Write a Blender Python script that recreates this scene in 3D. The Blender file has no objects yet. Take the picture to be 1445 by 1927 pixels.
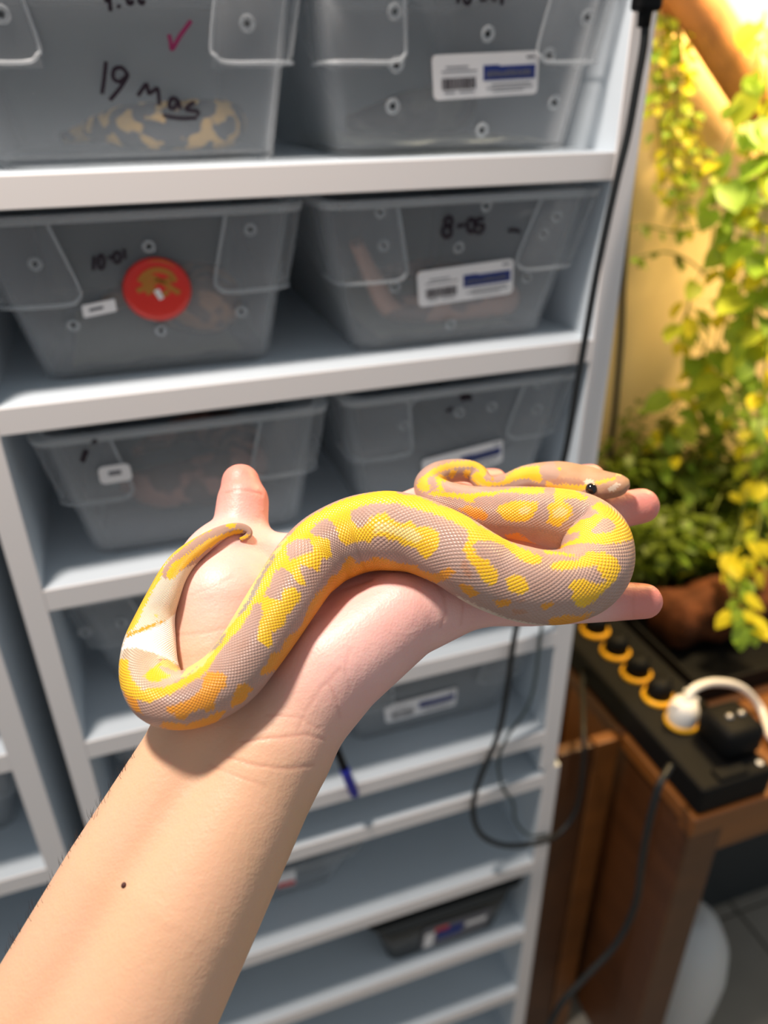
import bpy, bmesh, math, random
import numpy as np
from mathutils import Vector, Matrix
random.seed(7); rng=np.random.default_rng(7)
scn=bpy.context.scene; COL=scn.collection

# ------------------------------------------------------------------ camera
R=np.array([[0.9465007126772456,-0.16491652298070164,0.27737869663948944],
            [-0.322479613116175,-0.45149016910317985,0.831963656855048],
            [-0.011970798883461404,-0.8769031689138418,-0.4805179833502113]])
CAMZ=1.5; CAM=np.array([0,0,CAMZ]); F=1425.; CX,CY=722.5,963.5
cd=bpy.data.cameras.new('camera'); cam=bpy.data.objects.new('camera',cd); COL.objects.link(cam)
m=np.eye(4); m[:3,0]=R[:,0]; m[:3,1]=-R[:,1]; m[:3,2]=-R[:,2]; m[:3,3]=CAM
cam.matrix_world=Matrix(m.tolist())
cd.sensor_fit='VERTICAL'; cd.sensor_height=36.; cd.sensor_width=27.; cd.lens=F/1927*36.
cd.clip_start=.02; cd.dof.use_dof=True; cd.dof.focus_distance=.305; cd.dof.aperture_fstop=5.8
scn.camera=cam
# ------------------------------------------------------------------ light
w=bpy.data.worlds.new('world'); scn.world=w; w.use_nodes=True
w.node_tree.nodes['Background'].inputs[0].default_value=(.84,.93,1.0,1)
w.node_tree.nodes['Background'].inputs[1].default_value=.34
def area(name,loc,target,size,power,color):
    l=bpy.data.lights.new(name,'AREA'); l.shape='DISK'; l.size=size; l.energy=power; l.color=color
    o=bpy.data.objects.new(name,l); COL.objects.link(o); o.location=loc
    o.rotation_euler=(Vector(target)-Vector(loc)).to_track_quat('-Z','Y').to_euler(); return o
area('ceiling_lamp',(-.22,.42,CAMZ+.76),(.05,.28,CAMZ-.17),.12,16.8,(1.0,.90,.81))
area('grow_lamp',(1.06,.80,CAMZ+.45),(.98,1.10,CAMZ+.02),.24,27,(1.0,.73,.36))
vs=scn.view_settings; vs.view_transform='Standard'; vs.look='None'; vs.gamma=1; vs.exposure=0.16; vs.use_curve_mapping=False
scn.cycles.transparent_max_bounces=24

# ------------------------------------------------------------------ helpers
def ray(x,y): return R@np.array([(x-CX)/F,(y-CY)/F,1.])
def P(x,y,z): return CAM+ray(x,y)*z                      # pixel + depth along the optical axis
def onz(x,y,z): d=ray(x,y); return CAM+d*(z-CAMZ)/d[2]   # pixel on a level plane (world z)
def ony(x,y,Y): d=ray(x,y); return CAM+d*Y/d[1]
def onx(x,y,X): d=ray(x,y); return CAM+d*X/d[0]
def onplane(x,y,p0,n): d=ray(x,y); return CAM+d*(np.dot(p0-CAM,n)/np.dot(d,n))
def project(p):
    c=(np.asarray(p)-CAM)@R
    return np.stack([c[...,0]/c[...,2]*F+CX,c[...,1]/c[...,2]*F+CY],-1)

def mesh(name,v,f,mat,parent=None,smooth=False):
    me=bpy.data.meshes.new(name); me.from_pydata([tuple(map(float,a)) for a in v],[],[tuple(a) for a in f]); me.update()
    for mm in (mat if isinstance(mat,(list,tuple)) else [mat]): me.materials.append(mm)
    if smooth: me.polygons.foreach_set('use_smooth',[True]*len(me.polygons))
    o=bpy.data.objects.new(name,me); COL.objects.link(o)
    if parent is not None: o.parent=parent
    return o
def bmobj(name,bm,mat,parent=None,smooth=False):
    me=bpy.data.meshes.new(name); bm.normal_update(); bm.to_mesh(me); bm.free()
    for mm in (mat if isinstance(mat,(list,tuple)) else [mat]): me.materials.append(mm)
    if smooth: me.polygons.foreach_set('use_smooth',[True]*len(me.polygons))
    o=bpy.data.objects.new(name,me); COL.objects.link(o)
    if parent is not None: o.parent=parent
    return o
def box_bm(x0,x1,y0,y1,z0,z1,bev=0,bm=None):
    b=bm or bmesh.new()
    vs_=[b.verts.new(p) for p in ((x0,y0,z0),(x1,y0,z0),(x1,y1,z0),(x0,y1,z0),(x0,y0,z1),(x1,y0,z1),(x1,y1,z1),(x0,y1,z1))]
    fs=[b.faces.new([vs_[i] for i in q]) for q in ((3,2,1,0),(4,5,6,7),(0,1,5,4),(1,2,6,5),(2,3,7,6),(3,0,4,7))]
    if bev:
        es=list({e for f_ in fs for e in f_.edges})
        bmesh.ops.bevel(b,geom=es,offset=bev,segments=2,profile=.5,affect='EDGES')
    return b
def box(name,x0,x1,y0,y1,z0,z1,mat,parent=None,bev=0): return bmobj(name,box_bm(x0,x1,y0,y1,z0,z1,bev),mat,parent)
def tag(o,label,cat,group=None,kind=None):
    o['label']=label
    if cat: o['category']=cat
    if group: o['group']=group
    if kind: o['kind']=kind
    return o
def empty(name,loc=(0,0,0)):
    o=bpy.data.objects.new(name,None); COL.objects.link(o); o.location=loc; o.empty_display_size=.02
    return o
def child(o,p):      # keep the world place of a mesh built in world coordinates
    o.parent=p; o.matrix_parent_inverse=Matrix.Translation(-Vector(p.location)); return o
def catmull(pts,n):
    p=np.asarray(pts,float); k=len(p); ext=np.vstack([2*p[0]-p[1],p,2*p[-1]-p[-2]])
    t=np.linspace(0,k-1,n); i=np.minimum(t.astype(int),k-2); u=(t-i)[:,None]
    a,b,c,d=ext[i],ext[i+1],ext[i+2],ext[i+3]
    return .5*((2*b)+(c-a)*u+(2*a-5*b+4*c-d)*u**2+(3*b-a-3*c+d)*u**3)
def frames(c,ref=(0,0,1)):
    T=np.gradient(c,axis=0); T/=np.linalg.norm(T,axis=1)[:,None]
    N=np.zeros_like(T); n=np.array(ref,float); n-=T[0]*(n@T[0])
    if np.linalg.norm(n)<1e-4: n=np.array([1.,0,0]); n-=T[0]*(n@T[0])
    n/=np.linalg.norm(n)
    for i in range(len(T)):
        n=n-T[i]*(n@T[i]); n/=np.linalg.norm(n); N[i]=n
    return T,N,np.cross(T,N)
def tube(name,pts,rad,mat,parent=None,n=40,seg=10,smoothpath=True,ref=(0,0,1)):
    c=catmull(pts,n) if smoothpath else np.asarray(pts,float); n=len(c)
    r=np.interp(np.linspace(0,1,n),np.linspace(0,1,len(np.atleast_1d(rad))),np.atleast_1d(rad))
    T,N,B=frames(c,ref); a=np.linspace(0,2*math.pi,seg,endpoint=False)
    v=(c[:,None]+r[:,None,None]*(np.cos(a)[None,:,None]*N[:,None]+np.sin(a)[None,:,None]*B[:,None])).reshape(-1,3)
    f=[(i*seg+j,i*seg+(j+1)%seg,(i+1)*seg+(j+1)%seg,(i+1)*seg+j) for i in range(n-1) for j in range(seg)]
    f+=[tuple(reversed(range(seg))),tuple(range((n-1)*seg,n*seg))]
    return mesh(name,v,f,mat,parent,True)
def lathe_bm(prof,seg=24,axis=None,bm=None,origin=(0,0,0)):
    b=bm or bmesh.new(); rings=[]
    q=Vector((0,0,1)).rotation_difference(Vector(axis)) if axis is not None else None
    for r,z in prof:
        ring=[]
        for k in range(seg):
            p=Vector((r*math.cos(2*math.pi*k/seg),r*math.sin(2*math.pi*k/seg),z))
            if q: p=q@p
            ring.append(b.verts.new(p+Vector(origin)))
        rings.append(ring)
    for a,c in zip(rings[:-1],rings[1:]):
        for k in range(seg): b.faces.new((a[k],a[(k+1)%seg],c[(k+1)%seg],c[k]))
    b.faces.new(list(reversed(rings[0]))); b.faces.new(rings[-1])
    return b

# ------------------------------------------------------------------ materials
def srgb(r,g,b):
    return tuple(((c/255)/12.92 if c/255<=.04045 else ((c/255+.055)/1.055)**2.4) for c in (r,g,b))+(1,)
def mat(name,color,rough=.5,spec=.5,noise=None,bump=None,metal=0,sss=0,trans=0,coat=0):
    mt=bpy.data.materials.new(name); mt.use_nodes=True; nt=mt.node_tree; bs=nt.nodes['Principled BSDF']
    bs.inputs['Base Color'].default_value=color; bs.inputs['Roughness'].default_value=rough
    bs.inputs['Specular IOR Level'].default_value=spec; bs.inputs['Metallic'].default_value=metal
    if sss:
        bs.inputs['Subsurface Weight'].default_value=sss; bs.inputs['Subsurface Radius'].default_value=(1,.3,.15); bs.inputs['Subsurface Scale'].default_value=.004
    if coat: bs.inputs['Coat Weight'].default_value=coat
    if noise or bump:
        tc=nt.nodes.new('ShaderNodeTexCoord')
    if noise:   # (scale vec, amount)
        sc,amt=noise; mp=nt.nodes.new('ShaderNodeMapping'); mp.inputs['Scale'].default_value=sc
        no=nt.nodes.new('ShaderNodeTexNoise'); no.inputs['Scale'].default_value=1; no.inputs['Detail'].default_value=5
        nt.links.new(tc.outputs['Object'],mp.inputs[0]); nt.links.new(mp.outputs[0],no.inputs[0])
        rp=nt.nodes.new('ShaderNodeValToRGB'); e=rp.color_ramp.elements
        e[0].position=.3; e[1].position=.7
        e[0].color=tuple(c*(1-amt) for c in color[:3])+(1,); e[1].color=tuple(min(1,c*(1+amt)) for c in color[:3])+(1,)
        nt.links.new(no.outputs['Fac'],rp.inputs[0]); nt.links.new(rp.outputs[0],bs.inputs['Base Color'])
    if bump:
        sc,st,di=bump; no=nt.nodes.new('ShaderNodeTexNoise'); no.inputs['Scale'].default_value=sc; no.inputs['Detail'].default_value=4
        nt.links.new(tc.outputs['Object'],no.inputs[0]); bn=nt.nodes.new('ShaderNodeBump'); bn.inputs['Strength'].default_value=st; bn.inputs['Distance'].default_value=di
        nt.links.new(no.outputs['Fac'],bn.inputs['Height']); nt.links.new(bn.outputs[0],bs.inputs['Normal'])
    return mt
def plastic_clear(name,color,opac,rough=.28):
    mt=mat(name,color,rough,.5); nt=mt.node_tree; bs=nt.nodes['Principled BSDF']; out=nt.nodes['Material Output']
    tr=nt.nodes.new('ShaderNodeBsdfTransparent'); mx=nt.nodes.new('ShaderNodeMixShader'); mx.inputs[0].default_value=opac
    lw=nt.nodes.new('ShaderNodeLayerWeight'); lw.inputs[0].default_value=.25
    mr=nt.nodes.new('ShaderNodeMapRange'); mr.inputs[3].default_value=opac; mr.inputs[4].default_value=min(.95,opac+.45)
    nt.links.new(lw.outputs['Facing'],mr.inputs[0]); nt.links.new(mr.outputs[0],mx.inputs[0])
    nt.links.new(tr.outputs[0],mx.inputs[1]); nt.links.new(bs.outputs[0],mx.inputs[2]); nt.links.new(mx.outputs[0],out.inputs[0])
    return mt
M={}
M['rack']=mat('rack_board',srgb(202,210,217),.5,.35,noise=((6,6,6),.03))
M['edge']=mat('edge_band',srgb(232,224,220),.45,.4)
M['back']=mat('rack_back',srgb(186,194,200),.7,.2)
M['tub']=plastic_clear('tub_clear',srgb(200,202,205),.085)
M['tub_edge']=plastic_clear('tub_edge',srgb(212,214,216),.30)
M['tub_black']=mat('tub_black',srgb(46,50,52),.4,.4)
M['paper']=mat('label_paper',srgb(238,232,230),.6,.2)
M['blue']=mat('label_blue',srgb(44,58,122),.6,.2)
M['ink']=mat('ink',srgb(38,26,36),.6,.2)
M['inkgrey']=mat('ink_grey',srgb(110,108,112),.7,.2)
M['purple']=mat('ink_purple',srgb(138,40,84),.6,.2)
M['red']=mat('red_sticker',srgb(214,34,20),.35,.5)
M['gold']=mat('gold_print',srgb(176,112,30),.4,.5)
M['black']=mat('black_plastic',srgb(9,9,10),.6,.15)
M['cable']=mat('black_cable',srgb(22,24,25),.5,.4)
M['cablegrey']=mat('grey_cable',srgb(66,76,76),.5,.4)
M['yellowp']=mat('yellow_plastic',srgb(240,176,24),.4,.5)
M['whitep']=mat('white_plastic',srgb(232,226,220),.4,.5)
M['milky']=mat('milky_plastic',srgb(205,203,200),.4,.5,sss=.2)
M['wood']=mat('brown_wood',srgb(80,44,18),.4,.5,noise=((14,2.2,14),.28),bump=(60,.2,.002))
M['wood2']=mat('amber_wood',srgb(120,70,26),.38,.5,noise=((3,16,16),.22),bump=(60,.2,.002))
M['branch']=mat('branch_wood',srgb(168,112,66),.7,.3,noise=((20,20,4),.25),bump=(50,.4,.004))
M['bark']=mat('bark',srgb(92,52,30),.8,.2,noise=((22,40,22),.4),bump=(40,.8,.01))
M['wall']=mat('cream_wall',srgb(240,208,146),.7,.2,noise=((5,5,5),.03))
M['tile']=mat('grey_tile',srgb(150,142,130),.35,.5,noise=((8,8,8),.08))
M['grout']=mat('grout',srgb(96,90,82),.8,.2)
M['stem']=mat('vine_stem',srgb(110,120,48),.6,.3)
def leafmat(name,c,c2):
    mt=mat(name,c,.45,.35,noise=((30,30,30),.2)); nt=mt.node_tree; bs=nt.nodes['Principled BSDF']; out=nt.nodes['Material Output']
    tl=nt.nodes.new('ShaderNodeBsdfTranslucent'); tl.inputs[0].default_value=c2; mx=nt.nodes.new('ShaderNodeMixShader'); mx.inputs[0].default_value=.35
    nt.links.new(bs.outputs[0],mx.inputs[1]); nt.links.new(tl.outputs[0],mx.inputs[2]); nt.links.new(mx.outputs[0],out.inputs[0]); return mt
M['leafg']=leafmat('leaf_green',srgb(128,160,54),srgb(170,200,50))
M['leafd']=leafmat('leaf_dark',srgb(96,114,32),srgb(130,146,30))
M['leafy']=leafmat('leaf_yellow',srgb(206,196,40),srgb(230,220,50))
M['leafl']=leafmat('leaf_lime',srgb(176,190,58),srgb(210,220,70))

# ------------------------------------------------------------------ setting
def struct(o): o['kind']='structure'; return o
wb=struct(box('wall_back',-1.4,2.4,1.10,1.16,0,2.7,M['wall']))
fl=struct(box('floor',-1.4,2.4,-1.0,1.10,-.04,-.004,M['grout']))
tile=None
for i in range(8):
    for j in range(5):
        x=-1.0+i*.4; y=-.9+j*.4
        if tile is None:
            tile=bmobj('floor_tile',box_bm(.003,.397,.003,.397,-.006,0,.0015),M['tile'],fl); t=tile
        else:
            t=tile.copy(); COL.objects.link(t); t.parent=fl
        t.location=(x,y,0)

# ------------------------------------------------------------------ racks
Z=lambda r:CAMZ+r
SH=dict(A=-.0426,B=-.2019,C=-.366,D=-.543,E=-.701,F=-.780,G=-.9535,H=-1.114,I=-1.272,J=-1.43)
TH=.0215; YF=.60; YB=1.02
def rack(xl,xr,shelves,ztop,zbot,label,ovl=.020,ovr=.022):
    r=empty('storage_rack',((xl+xr)/2,YF,Z(zbot)))
    for x0,x1 in ((xl-ovl,xl),(xr,xr+ovr)):
        sp_=child(box('side_panel',x0,x1,YF+.0015,YB,Z(zbot),Z(ztop),M['rack']),r)
        eb=box('edge_band',x0,x1,YF,YF+.002,Z(zbot),Z(ztop),M['edge'],bev=.0006); eb.parent=sp_
    child(box('back_panel',xl,xr,YB-.012,YB,Z(zbot)+.002,Z(ztop)-.002,M['back']),r)
    for s in shelves:
        sp_=child(box('shelf',xl,xr,YF+.002,YB-.012,Z(s)-TH,Z(s),M['rack']),r)
        eb=box('edge_band',xl,xr,YF+.0005,YF+.0025,Z(s)-TH,Z(s),M['edge'],bev=.0006); eb.parent=sp_
    return tag(r,label,'rack','white storage racks')
XL,XR=-.1075,.409
rack(XL,XR,[SH[k] for k in 'ABCDE']+[.20],.20,-.767,'upper white shelf rack holding clear snake tubs behind the hand')
rack(XL+.002,XR+.007,[SH[k] for k in 'FGHIJ'],-.768,-1.4995,'lower white shelf rack under the tub rack, mostly empty')
rack(-.70,-.175,[SH[k]+.008 for k in 'BCD']+[-.699,-.86,-1.02,-1.2,-1.40],.20,-1.4995,'neighbouring white shelf rack across the narrow dark gap')

# ------------------------------------------------------------------ tubs
def rrect(wd,ln,rad,z,yo,seg=5):
    pts=[]
    for cx,cy,a0 in ((wd/2-rad,yo+rad,-90),(wd/2-rad,yo+ln-rad,0),(-wd/2+rad,yo+ln-rad,90),(-wd/2+rad,yo+rad,180)):
        for k in range(seg+1):
            a=math.radians(a0+90*k/seg); pts.append((cx+rad*math.cos(a),cy+rad*math.sin(a),z))
    return pts
def loft(rings,cap0=False,cap1=False):
    v=[p for r_ in rings for p in r_]; n=len(rings[0]); f=[]
    for i in range(len(rings)-1):
        for j in range(n): f.append((i*n+j,i*n+(j+1)%n,(i+1)*n+(j+1)%n,(i+1)*n+j))
    if cap0: f.append(tuple(reversed(range(n))))
    if cap1: f.append(tuple(range((len(rings)-1)*n,len(rings)*n)))
    return v,f
def tub_meshes(wt,wb,h,ln,dy):
    """body, rim, ear (local: x centre, y 0 at the rim front, z 0 at the base); front slopes back dy downwards"""
    def ring(t,ins,z=None):
        wd=wb+(wt-wb)*t-2*ins; yo=dy*(1-t)+ins; return rrect(wd,ln-2*dy*(1-t)-2*ins,.016,h*t if z is None else z,yo)
    v,f=loft([ring(0,.004,0),ring(.03,0),ring(.5,0),ring(.97,0),ring(.97,.0022),ring(.05,.0025)],True,True)
    v2,f2=loft([ring(.955,0.0005),ring(.955,-.007),ring(1,-.0075),ring(1.0,.0015),ring(.955,.0015)])
    return (v,f),(v2,f2)
TUBINFO={}
def make_tub(label,x,y,zs,rz=0,wt=.238,wb=.192,h=.131,ln=.33,dy=.027,ears=True,black=False,group='snake tubs on the rack shelves'):
    o=empty('plastic_tub',(x,y,zs)); o.rotation_euler=(0,0,rz)
    TUBINFO[o.name]=dict(x=x,y=y,z=zs,rz=rz,dy=dy,h=h)
    (v,f),(v2,f2)=tub_meshes(wt,wb,h,ln,dy)
    mesh('tub_body',v,f,M['tub_black'] if black else M['tub'],o,True)
    mesh('rim',v2,f2,M['tub_black'] if black else M['tub_edge'],o)
    if ears:
        for sx in (-1,1):
            # proud corner panel wrapping the upper corner of the tub
            z0=h*.50; z1=h*.957; W0=wb+(wt-wb)*.5; W1=wt-.002
            rings=[]
            def arc(z,t,ins):
                half=(wb+(wt-wb)*t)/2+.006-ins; fy=dy*(1-t)-.005+ins; rad=.014; wd=.060-ins; dp=.055-ins
                pts=[(sx*(half-wd),fy+.004),(sx*(half-wd),fy)]
                for k in range(6):
                    a=math.radians(90*k/5); pts.append((sx*(half-rad+rad*math.sin(a)),fy+rad-rad*math.cos(a)))
                pts+= [(sx*half,fy+dp),(sx*(half-.004),fy+dp)]
                return [(p[0],p[1],z) for p in pts]
            rings=[arc(z0-.0035,.5,.009),arc(z0,.5,.003),arc(z0+.004,.53,0),arc(z0+(z1-z0)*.5,.75,0),arc(z1,.97,0)]
            n=len(rings[0]); vv=[p for r_ in rings for p in r_]
            ff=[(i*n+j,i*n+j+1,(i+1)*n+j+1,(i+1)*n+j) for i in range(len(rings)-1) for j in range(n-1)]
            e=mesh('corner_panel',vv,ff,M['tub'],o,True)
            # moulded edge line of the panel
            half=(wb+(wt-wb)*.5)/2+.006; fy=dy*.5-.006
            t9=.97; half9=(wb+(wt-wb)*t9)/2+.006
            path=[(sx*(half9-.060),dy*(1-t9)-.0045,z1),(sx*(half-.060),fy+.001,z0+.012),(sx*(half-.058),fy,z0+.004),(sx*(half-.050),fy,z0),(sx*(half-.02),fy,z0),(sx*(half-.006),fy+.004,z0),(sx*half,fy+.014,z0),(sx*half,fy+.05,z0)]
            tube('panel_edge',path,.0013,M['tub_edge'],e,n=26,seg=6)
    return tag(o,label,'tub',group)
def tub_plane(o):
    t=TUBINFO[o.name]; c,s=math.cos(t['rz']),math.sin(t['rz'])
    wpt=lambda x,y,z: np.array([t['x']+c*x-s*y,t['y']+s*x+c*y,t['z']+z])
    p0=wpt(0,t['dy'],0); p1=wpt(0,0,t['h']); ex=wpt(1,t['dy'],0)-p0; up=(p1-p0)/np.linalg.norm(p1-p0)
    n=np.cross(ex,up); n/=np.linalg.norm(n); n=n if n[1]<0 else -n
    return p0,n,ex,up
def to_local(o,p):
    t=TUBINFO[o.name]; c,s=math.cos(t['rz']),math.sin(t['rz']); d=np.asarray(p)-np.array([t['x'],t['y'],t['z']])
    return np.array([c*d[0]+s*d[1],-s*d[0]+c*d[1],d[2]])
def strokes(o,lines,width,matl,name='marker_stroke',off=.0016):
    """felt-pen strokes: flat ribbons lying on the tub's front wall; lines in photo pixels"""
    p0,n,ex,up=tub_plane(o); last=None
    for ln_ in lines:
        v=[];f=[]
        q=np.array([onplane(x,y,p0+n*off,n) for x,y in ln_])
        if len(q)>2: q=catmull(q,len(q)*5)
        T=np.gradient(q,axis=0); T/=np.linalg.norm(T,axis=1)[:,None]; S=np.cross(T,n)*width/2
        for i in range(len(q)):
            for d in (q[i]+S[i],q[i]-S[i],q[i]-S[i]+n*.0003,q[i]+S[i]+n*.0003): v.append(to_local(o,d))
        for i in range(len(q)-1):
            for a,c in ((0,1),(1,2),(2,3),(3,0)): f.append((i*4+a,i*4+c,(i+1)*4+c,(i+1)*4+a))
        f+=[(0,3,2,1),(len(q)*4-4,len(q)*4-3,len(q)*4-2,len(q)*4-1)]
        last=mesh(name,v,f,matl,o if not isinstance(o,tuple) else None)
        out.append(last)
    return last
out=[]
def ell(cx,cy,rx,ry,n=9): return [(cx+rx*math.cos(a),cy+ry*math.sin(a)) for a in np.linspace(0,2*math.pi,n)]
def sticker(o,corners,matl,name='label',off=.0016,th=.0005,rnd=.12):
    """paper label on the front wall from its four pixel corners (tl,tr,br,bl); returns uv->local map"""
    p0,n,ex,up=tub_plane(o); c=[onplane(x,y,p0+n*off,n) for x,y in corners]
    uv=lambda u,v_,h=0: to_local(o,(c[0]*(1-u)*(1-v_)+c[1]*u*(1-v_)+c[2]*u*v_+c[3]*(1-u)*v_)+n*h)
    wd=np.linalg.norm(c[1]-c[0]); ht=np.linalg.norm(c[3]-c[0]); ru=rnd*ht/wd; rv=rnd
    pts=[]
    for cu,cv,a0 in ((1-ru,rv,-90),(1-ru,1-rv,0),(ru,1-rv,90),(ru,rv,180)):
        for k in range(4):
            a=math.radians(a0+30*k); pts.append((cu+ru*math.cos(a),cv+rv*math.sin(a)))
    v=[uv(a,b,0) for a,b in pts]+[uv(a,b,th) for a,b in pts]; k=len(pts)
    f=[tuple(range(k)),tuple(reversed(range(k,2*k)))]+[(i,(i+1)%k,k+(i+1)%k,k+i) for i in range(k)]
    s=mesh(name,v,f,matl,o)
    def rects(nm,rs,mt,h=th):
        vv=[];ff=[]
        for u0,v0,u1,v1 in rs:
            b=len(vv)
            for hh in (h*.5,h+.0003):
                vv+=[uv(u0,v0,hh),uv(u1,v0,hh),uv(u1,v1,hh),uv(u0,v1,hh)]
            ff+=[(b+4,b+5,b+6,b+7)]+[(b+i,b+(i+1)%4,b+4+(i+1)%4,b+4+i) for i in range(4)]
        return mesh(nm,vv,ff,mt,s)
    return s,rects
def shop_label(o,corners):
    s,rects=sticker(o,corners,M['paper'])
    rects('blue_block',[(.47,.30,.97,.62),(.47,.27,.62,.31)],M['blue'])
    rng2=random.Random(3); u=.08; bars=[]
    while u<.40:
        wd=rng2.choice((.006,.010,.016)); bars.append((u,.52,u+wd,.78)); u+=wd+rng2.choice((.006,.009))
    rects('barcode',bars,M['ink'])
    rects('small_print',[(.12,.26,.33,.29),(.08,.36,.41,.385),(.10,.83,.2,.86),(.24,.83,.38,.86),(.55,.71,.93,.735),(.5,.79,.95,.815),(.56,.86,.86,.88),(.88,.10,.96,.15)],M['inkgrey'])
    let=[]; u=.50
    while u<.94:
        wd=rng2.choice((.008,.012)); hh=rng2.choice((.40,.43)); let.append((u,hh,u+wd,.54)); u+=wd+.012
    rects('block_lettering',let,M['inkgrey'],h=.0009)
    return s
def vents(o,pts,r=.0052):
    """melted air holes: a raised ring with a dark bore"""
    p0,n,ex,up=tub_plane(o)
    for x,y in pts:
        c=onplane(x,y,p0+n*.0012,n); l=to_local(o,c); nl=to_local(o,c+n)-l
        b=lathe_bm([(r*.45,-.001),(r*.5,.0004),(r*.75,.0014),(r,.0009),(r*1.12,0),(r,-.001)],14,axis=nl,origin=l)
        v_=bmobj('vent_hole',b,[M['tub_edge'],M['black']],o,True)
        # bore
        bb=lathe_bm([(r*.34,-.001),(r*.34,.0006)],10,axis=nl,origin=l); bmobj('bore',bb,M['black'],v_)

A1=make_tub('clear tub with 19 written on it and a tick, above the top shelf',.030,.614,Z(SH['A']),rz=.015,wt=.240,wb=.200)
A2=make_tub('clear tub with an intact blue and white label on the top shelf',.2835,.610,Z(SH['A']),rz=-.003,wt=.232,wb=.204)
B1=make_tub('clear tub with a round red sticker on its front',.0195,.622,Z(SH['B']),rz=-.02,wt=.236,wb=.186)
B2=make_tub('clear tub with a pinkish brown snake inside, right of the red-stickered tub',.2815,.610,Z(SH['B']),rz=0,wt=.238,wb=.186)
C1=make_tub('clear tub with a torn white label on its corner, behind the thumb',.031,.612,Z(SH['C']),rz=-.02,wt=.232)
C2=make_tub('clear tub with a blue label, partly behind the coiled neck of the snake',.2865,.612,Z(SH['C']),wt=.226)
D1=make_tub('empty-looking clear tub behind the tail of the yellow snake',.020,.650,Z(SH['D']))
D2=make_tub('clear tub behind the raised palm, on the shelf under the blue-labelled tub',.281,.650,Z(SH['D']))
E1=make_tub('clear tub at the left post, on the bottom shelf of the upper rack',.0205,.652,Z(SH['E']))
E2=make_tub('clear tub with a blue label beside the hanging black cable, below the palm',.2785,.634,Z(SH['E']),wt=.238,wb=.20,rz=-.008)
G1=make_tub('shallow grey tub with a white and red label, on the lower rack',.047,.658,Z(SH['G']),wt=.26,wb=.185,h=.066,dy=.008,ears=False)
H1=make_tub('black tub with a coloured label on the lower rack',.2935,.616,Z(SH['H']),wt=.226,wb=.172,h=.108,dy=.006,ears=False,black=True)
L1=make_tub('clear tub in the neighbouring rack across the dark gap',-.305,.640,Z(-.699))

# writing and labels, traced on the front walls
k=.4983
strokes(A1,[[(x*k,y*k) for x,y in l] for l in ([(400,232),(393,300),(385,355)],[(485,285),(460,256),(432,262),(428,295),(452,308),(482,285),(455,330),(415,378)],[(520,362),(535,340),(552,318),(558,335),(562,352),(580,342),(595,335),(600,370),(602,398)],[(672,375),(648,372),(638,400),(660,408),(672,380),(682,412)],[(735,385),(712,400),(705,415),(745,420),(748,438)],[(615,435),(680,447),(745,445)],[(413,-10),(417,42)],[(395,5),(412,-8)],[(445,18),(452,30)],[(478,-10),(488,14),(505,2)],[(520,-5),(535,12),(545,0)])],.0026,M['ink'])
strokes(A1,[[(638*k,130*k),(645*k,160*k),(650*k,185*k),(680*k,135*k),(722*k,78*k)]],.0026,M['purple'],'tick_mark')
k=.4429
strokes(B1,[[(400*k,340+320*k),(398*k,340+350*k),(397*k,340+380*k)],[(a*k,340+b*k) for a,b in ell(430,345,13,29)],[(458*k,340+328*k),(480*k,340+322*k)],[(a*k,340+b*k) for a,b in ell(497,326,15,22)],[(527*k,340+290*k),(529*k,340+310*k),(531*k,340+332*k)]],.0024,M['ink'])
k=.4844
strokes(B2,[[(540+a*k,320+b*k) for a,b in l] for l in (ell(628,200,14,18),ell(622,238,17,22),[(660,218),(690,212)],ell(715,215,14,26),[(765,188),(738,192),(736,212),(762,215),(755,240),(730,242)],[(860,235),(885,232),(905,240)])],.0032,M['ink'])
strokes(C2,[[(840,775),(852,768)],[(866,750),(876,740),(884,748)],[(870,755),(880,742)],[(868,738),(886,752)]],.0040,M['ink'])
k=.4983
strokes(A2,[[(560+a*k,b*k) for a,b in l] for l in ([(605,-30),(606,12)],[(625,-20),(632,8),(648,10),(655,-20)],[(688,-2),(716,-4)],[(730,-30),(738,-4),(752,-8)],[(770,-30),(771,18)])],.0028,M['ink'])
k=.4429
strokes(C1,[[(350*k,740+292*k),(358*k,740+265*k),(368*k,740+240*k)],[(395*k,740+200*k),(408*k,740+210*k)]],.0042,M['ink'],off=.008)
shop_label(A2,[(812,104),(1014,95),(1010,176),(816,189)])
shop_label(B2,[(784,512),(966,486),(964,551),(788,578)])
shop_label(C2,[(793,866),(946,826),(945,868),(797,915)])
shop_label(E2,[(722,1330),(860,1293),(857,1326),(726,1361)])
s,rc=sticker(B1,[(153,575),(216,562),(220,585),(158,598)],M['paper'],'white_label'); rc('small_print',[(.2,.35,.62,.6)],M['inkgrey'])
s,rc=sticker(C1,[(183,880),(243,871),(250,902),(190,912)],M['paper'],'torn_label',off=.0082,rnd=.25); rc('small_print',[(.3,.3,.7,.55)],M['inkgrey'])
s,rc=sticker(G1,[(520,1643),(556,1632),(556,1663),(520,1672)],M['paper'],'white_label'); rc('red_print',[(.05,.7,.95,.95)],M['red'])
s,rc=sticker(H1,[(797,1748),(925,1707),(915,1742),(790,1790)],M['inkgrey'],'coloured_label')
rc('blue_print',[(.22,.25,.60,.75)],M['blue']); rc('red_print',[(.18,.15,.38,.35)],M['red']); rc('white_print',[(.04,.3,.18,.9),(.64,.35,.95,.55)],M['paper'])
vents(A1,[(465,44),(2,27)]); vents(A2,[(743,22),(746,122),(739,200),(918,64),(1033,105),(1043,193),(907,245),(1105,33)])
vents(B1,[(66,497),(471,432),(280,464),(454,586),(138,612),(303,622)],.0045)
vents(B2,[(716,400),(722,462),(863,466),(915,388),(1022,440),(1047,408),(991,522),(743,540),(848,610)],.0045)
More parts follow.
